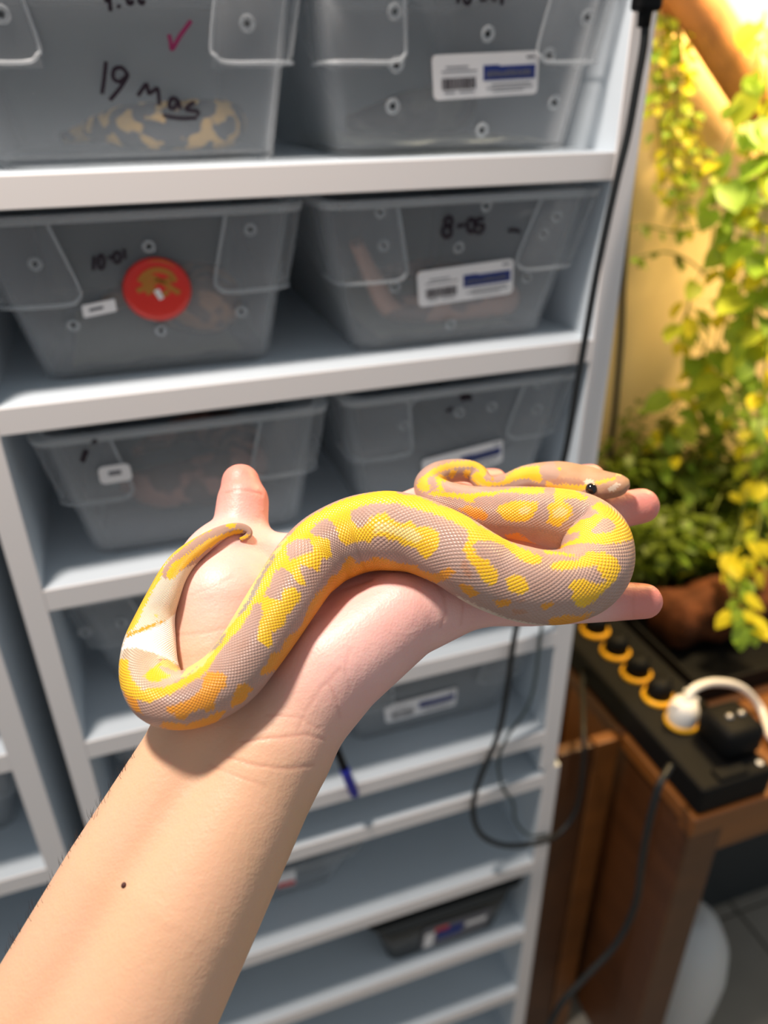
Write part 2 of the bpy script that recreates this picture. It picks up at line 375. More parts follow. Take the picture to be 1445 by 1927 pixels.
vents(C2,[(773,754),(925,765),(864,776),(760,800),(1015,722),(1010,770)],.0048); vents(D1,[(228,1172),(160,1190)],.006)
# round red sticker with a gold print
p0,n,ex,up=tub_plane(B1); c=onplane(296,545,p0+n*.0018,n); l=to_local(B1,c); nl=to_local(B1,c+n)-l
rs=bmobj('round_sticker',lathe_bm([(.0256,0),(.0262,.0006),(.0245,.0024),(.020,.0030),(.012,.0034),(.001,.0036)],40,axis=nl,origin=l),M['red'],B1,True); rs['label']='round red sticker with gold print'
out.clear(); strokes(B1,[[(262,530),(275,515),(295,508),(318,514),(330,530)],[(258,548),(280,538),(300,528),(322,542),(338,552)],[(268,535),(285,522),(305,530),(325,526)],[(275,552),(290,545),(300,556),(318,548)]],.0042,M['gold'],'gold_print',off=.0052)
for g in out: g.parent=rs
out.clear(); strokes(B1,[[(292,552),(302,548)],[(297,560),(306,556)]],.0045,M['paper'],'white_print',off=.0054)
for g in out: g.parent=rs
out.clear(); strokes(B1,[ell(296,545,50,54,25)],.0016,M['gold'],'gold_rim',off=.0040)
for g in out: g.parent=rs

# ------------------------------------------------------------------ animals and bedding in the tubs
def snakemat(name,c1,c2,scale,edge=.5,dist=0):
    mt=mat(name,c1,.4,.5); nt=mt.node_tree; bs=nt.nodes['Principled BSDF']
    tc=nt.nodes.new('ShaderNodeTexCoord'); no=nt.nodes.new('ShaderNodeTexNoise'); no.inputs['Scale'].default_value=scale; no.inputs['Detail'].default_value=1; no.inputs['Distortion'].default_value=dist
    rp=nt.nodes.new('ShaderNodeValToRGB'); e=rp.color_ramp.elements; e[0].position=edge-.03; e[1].position=edge+.03; e[0].color=c1; e[1].color=c2
    nt.links.new(tc.outputs['Object'],no.inputs[0]); nt.links.new(no.outputs['Fac'],rp.inputs[0]); nt.links.new(rp.outputs[0],bs.inputs['Base Color']); return mt
def tub_snake(label,pts,rad,mt):
    o=tube('snake',pts,rad,mt,None,n=90,seg=16); return tag(o,label,'snake','snakes in the tubs')
zA=Z(SH['A'])
SMA=snakemat('snake_gold_black',srgb(40,44,50),srgb(206,162,84),62,.53)
tub_snake('gold and black patterned snake resting in the tub marked 19',[(-.005,.73,zA+.023),(.02,.700,zA+.024),(.05,.688,zA+.025),(.085,.692,zA+.025),(.104,.725,zA+.025),(.103,.79,zA+.025),(.075,.84,zA+.023),(.01,.86,zA+.018),(-.03,.84,zA+.013)],[.007,.015,.0175,.0185,.0185,.018,.016,.011,.005],SMA)
zB=Z(SH['B'])
SMB=snakemat('snake_pink_brown',srgb(176,132,112),srgb(110,84,74),36,.55)
q=[ony(x,y,Y) for x,y,Y in ((668,452,.650),(700,520,.655),(730,575,.660),(775,612,.668),(850,610,.670),(930,598,.672),(990,580,.680))]
q=[np.array([min(a[0],.348),a[1],max(a[2],zB+.028)]) for a in q]+[np.array([.350,.76,zB+.029]),np.array([.33,.84,zB+.027]),np.array([.26,.86,zB+.020])]
tub_snake('pinkish brown snake climbing the wall of its clear tub',q,[.006,.008,.010,.013,.016,.018,.018,.016,.012,.006],SMB)
SMC=snakemat('snake_brown',srgb(96,64,44),srgb(172,122,84),40,.5)
tub_snake('brown snake curled behind the round red sticker',[(.02,.80,zB+.036),(.04,.74,zB+.036),(.07,.71,zB+.038),(.080,.76,zB+.038),(.06,.81,zB+.036),(.02,.84,zB+.030),(-.02,.82,zB+.022)],[.012,.022,.026,.026,.024,.018,.008],SMC)
zC=Z(SH['C'])
SMD=snakemat('snake_red_brown',srgb(104,74,60),srgb(190,132,112),36,.48)
tub_snake('reddish brown patterned snake in the tub behind the thumb',[(-.03,.73,zC+.030),(.0,.705,zC+.032),(.05,.70,zC+.034),(.078,.708,zC+.034),(.093,.75,zC+.034),(.085,.82,zC+.033),(.04,.86,zC+.026),(-.02,.84,zC+.016)],[.010,.022,.025,.026,.026,.024,.016,.006],SMD)
SME=snakemat('snake_dark',srgb(44,44,46),srgb(84,84,78),36,.55)
tub_snake('dark grey snake lying in the tub with the intact label',[(.230,.78,zA+.021),(.275,.745,zA+.029),(.322,.76,zA+.033),(.346,.80,zA+.033),(.333,.86,zA+.029),(.265,.88,zA+.019)],[.008,.018,.022,.022,.018,.006],SME)
# paper linings lying in two of the tubs
def lining(x0,x1,y0,y1,z,label,c):
    bm=bmesh.new(); nx,ny=10,10
    g=[[bm.verts.new((x0+(x1-x0)*i/nx,y0+(y1-y0)*j/ny,z+.0015+.0015*math.sin(i*1.7+j)*math.cos(j*1.3))) for j in range(ny+1)] for i in range(nx+1)]
    for i in range(nx):
        for j in range(ny): bm.faces.new((g[i][j],g[i+1][j],g[i+1][j+1],g[i][j+1]))
    bmesh.ops.solidify(bm,geom=bm.faces[:],thickness=.001)
    return tag(bmobj('paper_lining',bm,c),label,'paper','paper linings in the tubs')
pl=mat('paper_lining',srgb(206,204,186),.8,.1)
lining(.200,.367,.65,.89,zA+.0075,'pale paper lining in the tub with the intact label',pl)
lining(.215,.35,.65,.90,zB+.0075,'pale paper lining under the pinkish brown snake',pl)
lining(-.05,.09,.66,.86,zB+.0075,'pale paper lining in the red-stickered tub',pl)

# ------------------------------------------------------------------ cables, pen
def cable(label,pts,r,matl,n=80): return tag(tube('cable',pts,r,matl,None,n=n,seg=10),label,'cable')
cp=[ony(x,y,Y) for x,y,Y in ((1216,12,.585),(1212,80,.586),(1200,150,.588),(1182,250,.59),(1160,340,.591),(1138,440,.592),(1118,540,.592),(1090,700,.592),(1062,860,.592),(1022,1010,.592),(972,1180,.592),(955,1290,.592),(938,1380,.592),(905,1460,.592),(890,1520,.592),(903,1568,.59),(945,1590,.588),(1000,1588,.589),(1050,1570,.595),(1085,1520,.604),(1098,1440,.606),(1098,1380,.62))]+[np.array([.556,.74,Z(-.775)+.02])]
cable('black cable hanging down the front of the rack with a loop near the bottom',cp,.0034,M['cable'],140)
pl_=empty('cable_plug',tuple(ony(1216,10,.585)))
b=box_bm(-.0105,.0105,-.007,.007,-.004,.05,.003); bmobj('plug_body',b,M['black'],pl_)
bmobj('strain_relief',lathe_bm([(.005,-.014),(.0055,-.004),(.006,0)],12),M['black'],pl_,True); tag(pl_,'black plug on the end of the cable hanging before the rack','plug')
cable('thin dark cable hanging behind the right side of the rack',[ony(x,y,1.0951) for x,y in ((1186,300),(1178,420),(1172,540),(1168,640),(1158,760),(1146,860),(1135,960),(1124,1050),(1112,1150))],.0048,M['cable'])
cable('thin grey lead drooping before the shelf fronts beside the black cable',[ony(1016,1030,.5945),ony(1022,1090,.597)]+[ony(x,y,.5983) for x,y in ((1022,1140),(1015,1215),(1005,1290),(990,1335),(955,1385),(938,1430),(945,1480),(965,1510),(970,1545),(995,1572),(1030,1570))],.0020,M['cablegrey'])
pn=empty('ballpoint_pen',tuple(ony(650,1450,.595)))
a,b_=ony(626,1392,.595),ony(668,1497,.595)
d=(b_-a); L=np.linalg.norm(d); a0=a-np.array(pn.location)
bmobj('barrel',lathe_bm([(.0042,0),(.0046,.004),(.0046,L*.55)],14,axis=d,origin=a0),M['black'],pn,True)
c_=bmobj('cap',lathe_bm([(.0056,L*.50),(.0058,L*.55),(.0056,L*.95),(.004,L)],14,axis=d,origin=a0),mat('pen_blue',srgb(20,28,150),.4,.5),pn,True); c_['label']='blue cap'
tag(pn,'black pen with a blue cap held against the shelf edge beside the wrist','pen')

# ------------------------------------------------------------------ wooden table at the right with its power strip
TZ=Z(-.775); TX0,TX1,TY0,TY1=.55,1.45,.472,1.09
tb=empty('wooden_table',(1.0,.78,0))
def tpart(name,*a,mt='wood',bev=.003): return child(box(name,*a,M[mt],bev=bev),tb)
nb=4
for i in range(nb):
    y0=TY0+(TY1-TY0)*i/nb; y1=TY0+(TY1-TY0)*(i+1)/nb
    tpart('top_board',TX0,TX1,y0+.0008,y1-.0008,TZ-.024,TZ,mt='wood2' if i==0 else 'wood')
tpart('front_rail',TX0+.055,TX1-.055,TY0+.018,TY0+.038,TZ-.105,TZ-.024,mt='wood2')
tpart('front_moulding',TX0+.004,TX1-.004,TY0+.006,TY0+.03,TZ-.040,TZ-.0235,mt='wood2')
tpart('back_rail',TX0+.055,TX1-.055,TY1-.038,TY1-.018,TZ-.105,TZ-.024)
for x0 in (TX0+.006,TX1-.061):
    for y0 in (TY0+.010,TY1-.065): tpart('leg',x0,x0+.055,y0,y0+.055,0,TZ-.0235,mt='wood')
# side filled with upright boards between the legs
ys=np.linspace(TY0+.065,TY1-.065,5)
for i in range(4): tpart('side_board',TX0+.016,TX0+.034,ys[i]+.001,ys[i+1]-.001,.06,TZ-.024,mt='wood2' if i==1 else 'wood')
for x0,x1,mt_,lb in ((.449,.505,'wood','dark brown plank standing between the rack and the table'),(.508,.547,'wood2','narrow amber plank standing against the boarded side of the table')):
    tag(box('wooden_plank',x0,x1,.622,.640,.0,.722,M[mt_],bev=.002),lb,'plank')
tag(tb,'brown wooden table with boarded side, right of the white rack','table')

ps=empty('power_strip',(.608,.66,TZ))
child(box('body',.556,.664,.478,.90,TZ,TZ+.043,M['black'],bev=.005),ps)
SY=[.845,.79,.735,.683,.633,.583]
for y in SY:
    child(bmobj('socket_ring',lathe_bm([(.022,0),(.0225,.004),(.021,.007),(.018,.0072),(.0175,.003)],28,origin=(.606,y,TZ+.042)),M['yellowp'],None,True),ps)
child(box('switch',.585,.628,.483,.501,TZ+.042,TZ+.048,M['black'],bev=.002),ps)
for y in (.492,.63): child(bmobj('screw',lathe_bm([(.004,0),(.004,.0012),(.002,.002)],12,origin=(.652,y,TZ+.0425)),M['whitep']),ps)
tag(ps,'black power strip with yellow socket rings on the table edge','power strip')
def plug(x,y,matl,label,r=.0175,h=.03,tilt=(0,0)):
    o=empty('mains_plug',(x,y,TZ+.045)); o.rotation_euler=(tilt[0],tilt[1],0)
    bmobj('plug_body',lathe_bm([(r*.9,0),(r,.004),(r*.98,h*.6),(r*.75,h*.92),(r*.35,h)],24),matl,o,True)
    bmobj('grip_rib',box_bm(-r*.95,r*.95,-.003,.003,h*.3,h*.98,.001),matl,o)
    return tag(o,label,'plug')
for i,t in enumerate(('farthest black plug in the power strip, next to the rack','black plug in the power strip, second from the rack','black plug in the power strip, third from the rack','black plug in the power strip, fourth from the rack','black plug in the power strip beside the white plug')):
    plug(.609,SY[i]+.003,M['black'],t,h=.026)
wp=plug(.606,SY[5],M['whitep'],'white plug with an arched white lead in the power strip',r=.0195,h=.036)
wl=[np.array([.606,SY[5],TZ+.078]),ony(1306,1296,.59),ony(1345,1284,.60),ony(1395,1294,.605),ony(1432,1335,.595),onz(1452,1390,TZ+.014),np.array([.755,.556,TZ+.0062]),np.array([.83,.578,TZ+.0056]),np.array([.93,.59,TZ+.0056])]
c_=tube('lead',wl,.0055,M['whitep'],None,n=40); child(c_,wp)
bp=empty('travel_adapter',(.638,.5335,TZ+.043))
bmobj('adapter_body',box_bm(-.030,.028,-.030,.030,0,.045,.010),M['black'],bp,True)
for dx in (-.008,.010): bmobj('contact',lathe_bm([(.0045,0),(.0045,.004),(.003,.006)],12,origin=(dx,0,.044)),mat('steel',srgb(190,186,184),.3,.5,metal=.8),bp,True)
tag(bp,'bulky black adapter with two metal contacts at the near end of the power strip','adapter')
cable('black lead falling from the power strip down the table side',[ony(x,y,Y) for x,y,Y in ((1262,1440,.49),(1240,1480,.475),(1222,1545,.47),(1208,1620,.47),(1196,1700,.47),(1160,1775,.465),(1100,1840,.46),(1055,1890,.455),(1025,1950,.45))],.0042,M['cable'])
cable('black lead lying on the table behind the power strip',[(.663,.505,TZ+.02),(.70,.497,TZ+.006),(.78,.495,TZ+.0042),(.90,.50,TZ+.0042)],.004,M['cable'],30)
jug=tag(bmobj('plastic_jug',lathe_bm([(.055,0),(.072,.012),(.080,.08),(.083,.16),(.076,.22),(.058,.262),(.035,.285),(.022,.292)],32,origin=(.728,.59,0)),M['milky'],None,True),'milky white plastic jug standing under the wooden table','jug')
# added black box, stands in for the shade under the table
tag(box('shade_box',.90,1.30,.72,1.05,.001,.36,M['tub_black'],bev=.01),'added black box standing in for the shade under the wooden table','box')

# ------------------------------------------------------------------ planting on the table and the wall
tr=empty('added_tray',(1.02,.86,TZ))  # added tray, its black walls make the dark band by the strip
child(box('tray_base',.690,1.345,.645,1.075,TZ,TZ+.004,M['black']),tr)
for nm_,a_ in (('tray_wall',(.685,.690,.64,1.08)),('tray_wall',(1.345,1.35,.64,1.08)),('tray_wall',(.690,1.345,.64,.645)),('tray_wall',(.690,1.345,1.075,1.08))):
    child(box(nm_,*a_,TZ,TZ+.032,M['black']),tr)
tag(tr,'low black tray added for the dark band beside the power strip','tray')
TT=TZ+.004
def bark_log(label,x0,x1,y,z,r):
    nseg,nr=26,20; v=[];f=[]
    for i in range(nseg+1):
        for j in range(nr):
            a=2*math.pi*j/nr; rr=r*(1+.10*math.sin(3*a+i*.5)+.07*math.sin(7*a-i*.9)+.06*math.sin(i*1.3))
            v.append((x0+(x1-x0)*i/nseg,y+rr*math.cos(a),max(z-.0004,z+r*.92+rr*math.sin(a)*.95)))
    f=[(i*nr+j,i*nr+(j+1)%nr,(i+1)*nr+(j+1)%nr,(i+1)*nr+j) for i in range(nseg) for j in range(nr)]
    f+=[tuple(reversed(range(nr))),tuple(range(nseg*nr,(nseg+1)*nr))]
    return tag(mesh('bark_log',v,f,M['bark'],None,True),label,'log')
bark_log('brown bark log lying on the table below the vines',.72,1.06,.775,TT,.048)
bark_log('thinner bark piece behind the brown log, under the dense leaves',.70,1.20,.925,TT,.030)
LOGS=((.72,1.06,.775,.048),(.70,1.20,.925,.030))
def clear_of_logs(p,mg):
    for x0,x1,y,r in LOGS:
        if x0-.03<p[0]<x1+.03:
            dy,dz=p[1]-y,p[2]-(TT+r*.92); d=math.hypot(dy,dz); R_=r*1.23+mg
            if d<R_:
                if d<1e-6: dz,d=1e-3,1e-3
                dz=abs(dz) if abs(dz)>.3*d else .3*d
                q_=math.hypot(dy,dz); p=np.array([p[0],y+dy/q_*R_,TT+r*.92+dz/q_*R_])
    return p
tag(tube('driftwood_branch',[ony(1225,-140,1.04),ony(1300,-10,1.04),ony(1372,105,1.045),ony(1445,225,1.05),ony(1530,340,1.05)],[.030,.031,.032,.030,.026],M['branch'],None,n=30,seg=14),'thick brown branch slanting across the cream wall','branch')
tag(tube('thin_branch',[ony(1222,-60,1.0845),ony(1256,0,1.0845),ony(1276,55,1.0845)],[.0138,.0138,.011],M['branch'],None,n=14,seg=10),'short brown branch end beside the slanting branch','branch')

def leaf_mesh(name,L,W,heart=False,matl=None,curl=.18,stalk=.6):
    st=[0,.12,.3,.5,.72,.9,1]; wd=[.10 if not heart else .55,.62 if not heart else .95,.98,1,.72,.3,0]
    v=[];f=[]; s0=L*stalk
    for s,wf in zip(st,wd):
        y=L*s+s0; zc=-curl*L*s*s+s0*.35
        for sx in (-1,0,1): v.append((sx*W/2*wf,y-(heart and s==0 and sx!=0)*L*.10,zc+abs(sx)*W*.10*wf))
    n=len(st)
    for i in range(n-1):
        for j in range(2): f.append((i*3+j,i*3+j+1,(i+1)*3+j+1,(i+1)*3+j))
    b=len(v); t=.0007      # stalk from the stem to the blade
    for y,z in ((0,0),(s0+L*.05,s0*.35)): v+=[(-t,y,z),(t,y,z),(0,y,z+t)]
    f+=[(b,b+1,b+4,b+3),(b+1,b+2,b+5,b+4),(b+2,b,b+3,b+5)]
    me=bpy.data.meshes.new(name); me.from_pydata(v,[],f); me.materials.append(matl); me.polygons.foreach_set('use_smooth',[True]*len(f)); return me
LM={}
for nm,mt_ in (('g',M['leafg']),('d',M['leafd']),('y',M['leafy']),('l',M['leafl'])):
    LM['big_'+nm]=leaf_mesh('vine_leaf',.040,.034,True,mt_); LM['mid_'+nm]=leaf_mesh('vine_leaf',.028,.021,True,mt_); LM['small_'+nm]=leaf_mesh('vine_leaf',.0165,.0125,False,mt_)
rl=random.Random(11)
def add_leaf(parent,p,key,scale=1,down=.6):
    o=bpy.data.objects.new('leaf',LM[key]); COL.objects.link(o)
    # leaves hang with the tip outwards and down, faces turned to the room
    yaw=rl.uniform(-1.7,1.7)+math.pi; pit=-rl.uniform(.2,1.2)*down*1.4; rol=rl.uniform(-.5,.5)
    if p[2]<TT+.065: pit=rl.uniform(0,.3); rol*=.4
    o.rotation_euler=(pit,rol,yaw); s_=scale*rl.uniform(.75,1.25); o.scale=(s_,s_,s_)
    o.parent=parent
    for k_ in range(40):     # turn, then lift, a leaf that would grow into a log
        Mx=o.rotation_euler.to_matrix(); ok=True
        for v_ in list(LM[key].vertices)[2::3]:
            w_=Vector(p)+Mx@(v_.co*s_)
            if any(x0-.005<w_[0]<x1+.005 and math.hypot(w_[1]-y,w_[2]-(TT+r*.92))<r*1.22 for x0,x1,y,r in LOGS) or w_[2]<TT+.002: ok=False
        if ok: break
        o.rotation_euler=(rl.uniform(-.4,.7),rl.uniform(-.4,.4),math.pi+rl.uniform(-1.9,1.9))
        if k_%8==7: p=np.array([p[0],p[1],p[2]+.006])
    o.location=Vector(p)-parent.location
    return o
def vine(label,pts,n,keys,spread=.02,group=None,scale=1):
    c=np.array([clear_of_logs(q_,.003) for q_ in catmull(pts,60)]); c[:,2]=np.maximum(c[:,2],TT+.010); i_log=None; o=empty('hanging_vine',tuple(c[0]))
    child(tube('stem',c,[.0018,.0010],M['stem'],None,seg=6,smoothpath=False),o)
    for i in range(n):
        t=(i+rl.random())/n; p=c[min(59,int(t*59))]
        off=np.zeros(3)
        add_leaf(o,p+off if i_log is None else clear_of_logs(p,.002),rl.choice(keys),scale)
    return tag(o,label,'vine',group)
SM=['small_l','small_y','small_l','small_y','small_g']
small=[([(1236,20),(1246,120),(1240,220),(1262,330)],26),([(1256,30),(1268,150),(1276,260),(1282,380)],30),([(1275,50),(1290,170),(1296,290),(1276,420)],28),([(1290,190),(1305,250),(1322,300),(1340,330)],18),([(1228,70),(1232,160),(1244,280),(1250,370)],20),([(1282,70),(1272,200),(1262,300),(1300,440)],22)]
for i,(pt,n) in enumerate(small):
    vine('small-leaved lime green vine on the lit wall, '+['second','third','fourth','last','first','fifth'][i]+' counting from the rack',[ony(x,y,1.075-.012*(i%3)) for x,y in pt],int(n*1.7),SM,.022,'small-leaved vines on the wall')
BG=['big_g','big_g','mid_g','mid_y','big_l','mid_g']
big=[([(1440,20),(1425,120),(1400,200),(1360,300),(1345,380),(1335,470),(1300,560),(1290,640)],20,.99,'long leafy vine crossing the branch and falling along the wall'),
 ([(1455,60),(1440,180),(1430,300),(1410,420),(1400,520),(1380,620),(1350,720)],22,.97,'leafy vine with broad green leaves beside the slanting branch'),
 ([(1470,260),(1450,360),(1430,450),(1425,560),(1440,680),(1430,800)],20,.95,'leafy vine with yellowing leaves hanging in front of the wall'),
 ([(1400,330),(1380,430),(1370,540),(1345,650),(1330,740),(1310,830)],20,1.01,'leafy vine reaching from the branch into the dense leaves'),
 ([(1345,420),(1310,430),(1265,435),(1215,425),(1190,430)],6,1.03,'thin tendril reaching left across the bare wall'),
 ([(1330,520),(1295,490),(1255,475),(1215,480),(1185,490)],6,1.03,'lower thin tendril reaching left across the bare wall'),
 ([(1450,620),(1435,730),(1425,840),(1430,920),(1420,985)],16,.89,'vine with yellow leaves hanging over the dense bush'),
 ([(1440,900,.87),(1425,1000,.80),(1405,1085,.745),(1400,1155,.700),(1395,1210,.690)],16,.84,'yellow-green vine trailing down over the bark log'),
 ([(1400,980,.83),(1380,1045,.775),(1370,1100,.735),(1395,1160,.700)],9,.86,'short vine with narrow yellow leaves above the bark log'),
 ([(1300,560),(1280,640),(1310,700),(1290,790)],12,1.02,'short leafy vine end above the dense bush'),
 ([(1450,200),(1425,260),(1395,330),(1385,400),(1365,470)],16,.98,'broad-leaved vine hanging just below the slanting branch'),
 ([(1465,420),(1445,500),(1415,580),(1405,670),(1385,760)],22,.93,'broad-leaved vine in front of the others, above the table'),
 ([(1400,520),(1370,590),(1355,680),(1360,770),(1340,860)],22,.98,'dense leafy vine reaching down into the bush behind the fingertips'),
 ([(1470,700),(1455,790),(1440,870),(1450,960)],16,.92,'leafy vine end beside the vine with yellow leaves'),
 ([(1330,640),(1300,720),(1260,780),(1235,830)],14,1.0,'leafy vine leaning from the others towards the rack')]
for i,(pt,n,Y,lb) in enumerate(big):
    ks=BG if i not in (6,7,8) else ['mid_y','mid_l','mid_y','mid_g']
    if i in (4,5): ks=['small_g','small_d']
    vine(lb,[ony(q_[0],q_[1],q_[2] if len(q_)>2 else Y) for q_ in pt],int(n*1.5),ks,.030 if i not in (4,5) else .006,'leafy vines over the table',1.0)
def bush(label,px,n_st,n_big,Y,dz,keys):
    o=empty('leafy_bush',tuple(ony(px[0],px[1],Y)*np.array([1,1,0])+np.array([0,0,TZ])))
    c=ony(px[0],px[1],Y); v=[];f=[]
    for i in range(n_st):
        p=c+np.array([rl.gauss(0,dz[0]),rl.gauss(0,dz[1]),rl.gauss(0,dz[2])]); p[2]=max(p[2],TT+.022); p[1]=min(max(p[1],.675),1.05); p[0]=min(max(p[0],.716),1.32); p=clear_of_logs(p,.024)
        s_=rl.uniform(.6,1.3)*.020; Rm=Matrix.Rotation(rl.uniform(0,6.28),3,'Z')@Matrix.Rotation(rl.uniform(-.9,.9),3,'X')
        b=len(v)
        for q in ((0,0,0),(.4,.45,.08),(0,1,-.15),(-.4,.45,.08),(0,.5,0)): v.append(tuple(Vector(p)+Rm@(Vector(q)*s_)))
        f+=[(b,b+1,b+4),(b+1,b+2,b+4),(b+2,b+3,b+4),(b+3,b,b+4)]
    st=child(mesh('foliage',v,f,M['leafd'],None,True),o); st['kind']='stuff'
    for i in range(n_big):
        p=c+np.array([rl.gauss(0,dz[0]),-dz[1]*1.2+rl.gauss(0,dz[1]*.5),rl.gauss(0,dz[2])]); p[2]=max(p[2],TT+.03); p[1]=min(max(p[1],.70),1.04); p[0]=min(max(p[0],.74),1.30); p=clear_of_logs(p,.006)
        add_leaf(o,p,rl.choice(keys),.9)
    for dx in (-.03,.02,.05): child(tube('stem',[(c[0]+dx,c[1],TT-.001),(c[0]+dx*1.4,c[1]-.01,TZ+.08),(c[0]+dx*2.2,c[1],TZ+.2)],[.003,.0015],M['stem'],None,n=10,seg=6),o)
    return tag(o,label,'bush','dense plants on the table')
bush('dense dark green bush against the wall, next to the rack',(1215,900),900,26,1.0,(.045,.03,.05),['mid_d','mid_g'])
bush('dense green bush behind the fingertips, under the leafy vines',(1310,920),1300,40,.99,(.06,.035,.06),['mid_d','mid_g','big_d','mid_y'])
bush('low dark green bush in front, between the bark log and the thinner bark',(1235,1020),700,20,.862,(.045,.022,.022),['mid_d','mid_g'])
bush('low olive green bush behind the bark log, below the leafy vines',(1340,1040),900,26,.862,(.06,.022,.022),['mid_d','mid_g','mid_y'])
bush('dense green bush at the far right end of the bark log',(1420,920),900,34,.985,(.05,.03,.07),['mid_d','mid_g','big_g'])

# ------------------------------------------------------------------ the hand (forearm, palm and five fingers as one surface)
HAND=[
 ([(-300,2550,.243,33),(-210,2420,.248,32),(75,1985,.272,29),(245,1661,.288,26),(405,1365,.306,21.5)],6),
 ([(-200,2590,.230,33),(-100,2460,.235,32),(185,2045,.258,29),(352,1722,.275,26),(512,1425,.296,21.5)],6),
 ([(505,1415,.298,20),(628,1256,.306,21.5),(752,1160,.314,19),(885,1126,.322,12.8)],9),
 ([(410,1350,.306,21),(420,1235,.318,25),(428,1145,.327,27),(425,1062,.336,19)],9),
 ([(425,1062,.336,19),(452,1000,.343,12.4),(457,945,.348,11.9),(453,909,.352,9.0)],5),
 ([(470,1330,.312,19),(600,1150,.332,17),(740,985,.352,13.5)],9),
 ([(480,1340,.310,19),(640,1170,.328,17),(800,1020,.345,13.5)],9),
 ([(490,1350,.308,19),(690,1180,.322,17),(850,1075,.334,13.5)],9),
 ([(440,1060,.338,13),(560,1050,.341,11.5),(660,1030,.345,11)],8),
 ([(740,985,.352,11.8),(820,942,.372,10.2),(886,916,.388,9.2),(929,908,.396,7.6)],3),
 ([(800,1020,.345,11.8),(930,957,.366,10.4),(1040,917,.378,9.5),(1110,903,.384,8.2)],3),
 ([(850,1075,.334,11.8),(985,1010,.350,10.4),(1110,970,.360,9.4),(1207,952,.364,8.5)],3),
 ([(885,1126,.322,12.0),(1000,1132,.326,10.6),(1110,1132,.329,9.3),(1212,1131,.332,7.9)],3),
]
def camp(x,y,z): return np.array([(x-CX)/F*z,(y-CY)/F*z,z])
def surface_nets(chains,h):
    allp=[(camp(x,y,z),r*1e-3) for ch,_ in chains for x,y,z,r in ch]
    lo=np.min([p-r for p,r in allp],0)-4*h; hi=np.max([p+r for p,r in allp],0)+4*h
    dim=np.ceil((hi-lo)/h).astype(int)+1
    D=np.full(dim,.05,np.float32)
    ax=[lo[i]+h*np.arange(dim[i]) for i in range(3)]
    def sub(p,q,pad):
        a=np.clip(((np.minimum(p,q)-pad-lo)/h).astype(int),0,dim-1); b=np.clip(((np.maximum(p,q)+pad-lo)/h).astype(int)+2,1,dim); return a,b
    for ch,k in chains:
        k*=1e-3; pts=[(camp(x,y,z),r*1e-3) for x,y,z,r in ch]; rm=max(r for _,r in pts)
        A,B=sub(np.min([p for p,_ in pts],0),np.max([p for p,_ in pts],0),rm+k+2*h)
        tmp=np.full(B-A,.05,np.float32)
        for (a,ra),(b,rb) in zip(pts[:-1],pts[1:]):
            s0,s1=sub(a,b,max(ra,rb)+k+2*h); s0=np.maximum(s0,A); s1=np.minimum(s1,B)
            X=ax[0][s0[0]:s1[0]][:,None,None]; Y=ax[1][s0[1]:s1[1]][None,:,None]; Zz=ax[2][s0[2]:s1[2]][None,None,:]
            ab=b-a; t=np.clip(((X-a[0])*ab[0]+(Y-a[1])*ab[1]+(Zz-a[2])*ab[2])/(ab@ab),0,1)
            d=np.sqrt((X-a[0]-t*ab[0])**2+(Y-a[1]-t*ab[1])**2+(Zz-a[2]-t*ab[2])**2)-(ra+(rb-ra)*t)
            w_=tuple(slice(s0[i]-A[i],s1[i]-A[i]) for i in range(3)); tmp[w_]=np.minimum(tmp[w_],d)
        w_=tuple(slice(A[i],B[i]) for i in range(3)); d0=D[w_]
        hh=np.clip(.5+.5*(tmp-d0)/k,0,1); D[w_]=tmp+(d0-tmp)*hh-k*hh*(1-hh)
    ins=D<0
    c8=[ins[i:dim[0]-1+i,j:dim[1]-1+j,l:dim[2]-1+l] for i in (0,1) for j in (0,1) for l in (0,1)]
    cnt=sum(c.astype(np.int8) for c in c8); act=np.argwhere((cnt>0)&(cnt<8))
    idx=-np.ones(dim-1,int); idx[tuple(act.T)]=np.arange(len(act))
    acc=np.zeros((len(act),3)); num=np.zeros(len(act))
    corners=[np.array(c) for c in np.ndindex(2,2,2)]
    for a in corners:
        for axis in range(3):
            if a[axis]==0:
                b=a.copy(); b[axis]=1; va=D[tuple((act+a).T)]; vb=D[tuple((act+b).T)]
                m_=(va<0)!=(vb<0); t=np.where(m_,va/(va-vb+1e-12),0); pt=act+a+(b-a)*t[:,None]
                acc[m_]+=pt[m_]; num+=m_
    V=lo+h*(acc/num[:,None])
    faces=[]
    for axis in range(3):
        o1,o2=[(1,2),(2,0),(0,1)][axis]
        e=np.zeros(3,int); e[axis]=1
        sl0=tuple(slice(0,dim[i]-e[i]) for i in range(3)); sl1=tuple(slice(e[i],dim[i]) for i in range(3))
        ch_=np.argwhere(ins[sl0]!=ins[sl1]); ch_=ch_[(ch_[:,o1]>0)&(ch_[:,o2]>0)&(ch_[:,o1]<dim[o1]-1)&(ch_[:,o2]<dim[o2]-1)]
        q=[]
        for da,db in ((1,1),(0,1),(0,0),(1,0)):
            c=ch_.copy(); c[:,o1]-=da; c[:,o2]-=db; q.append(idx[tuple(c.T)])
        q=np.stack(q,1); flip=~ins[tuple(ch_.T)]
        q[flip]=q[flip][:,::-1]; faces.append(q)
    return V,np.concatenate(faces)
HV,HF=surface_nets(HAND,.0015)
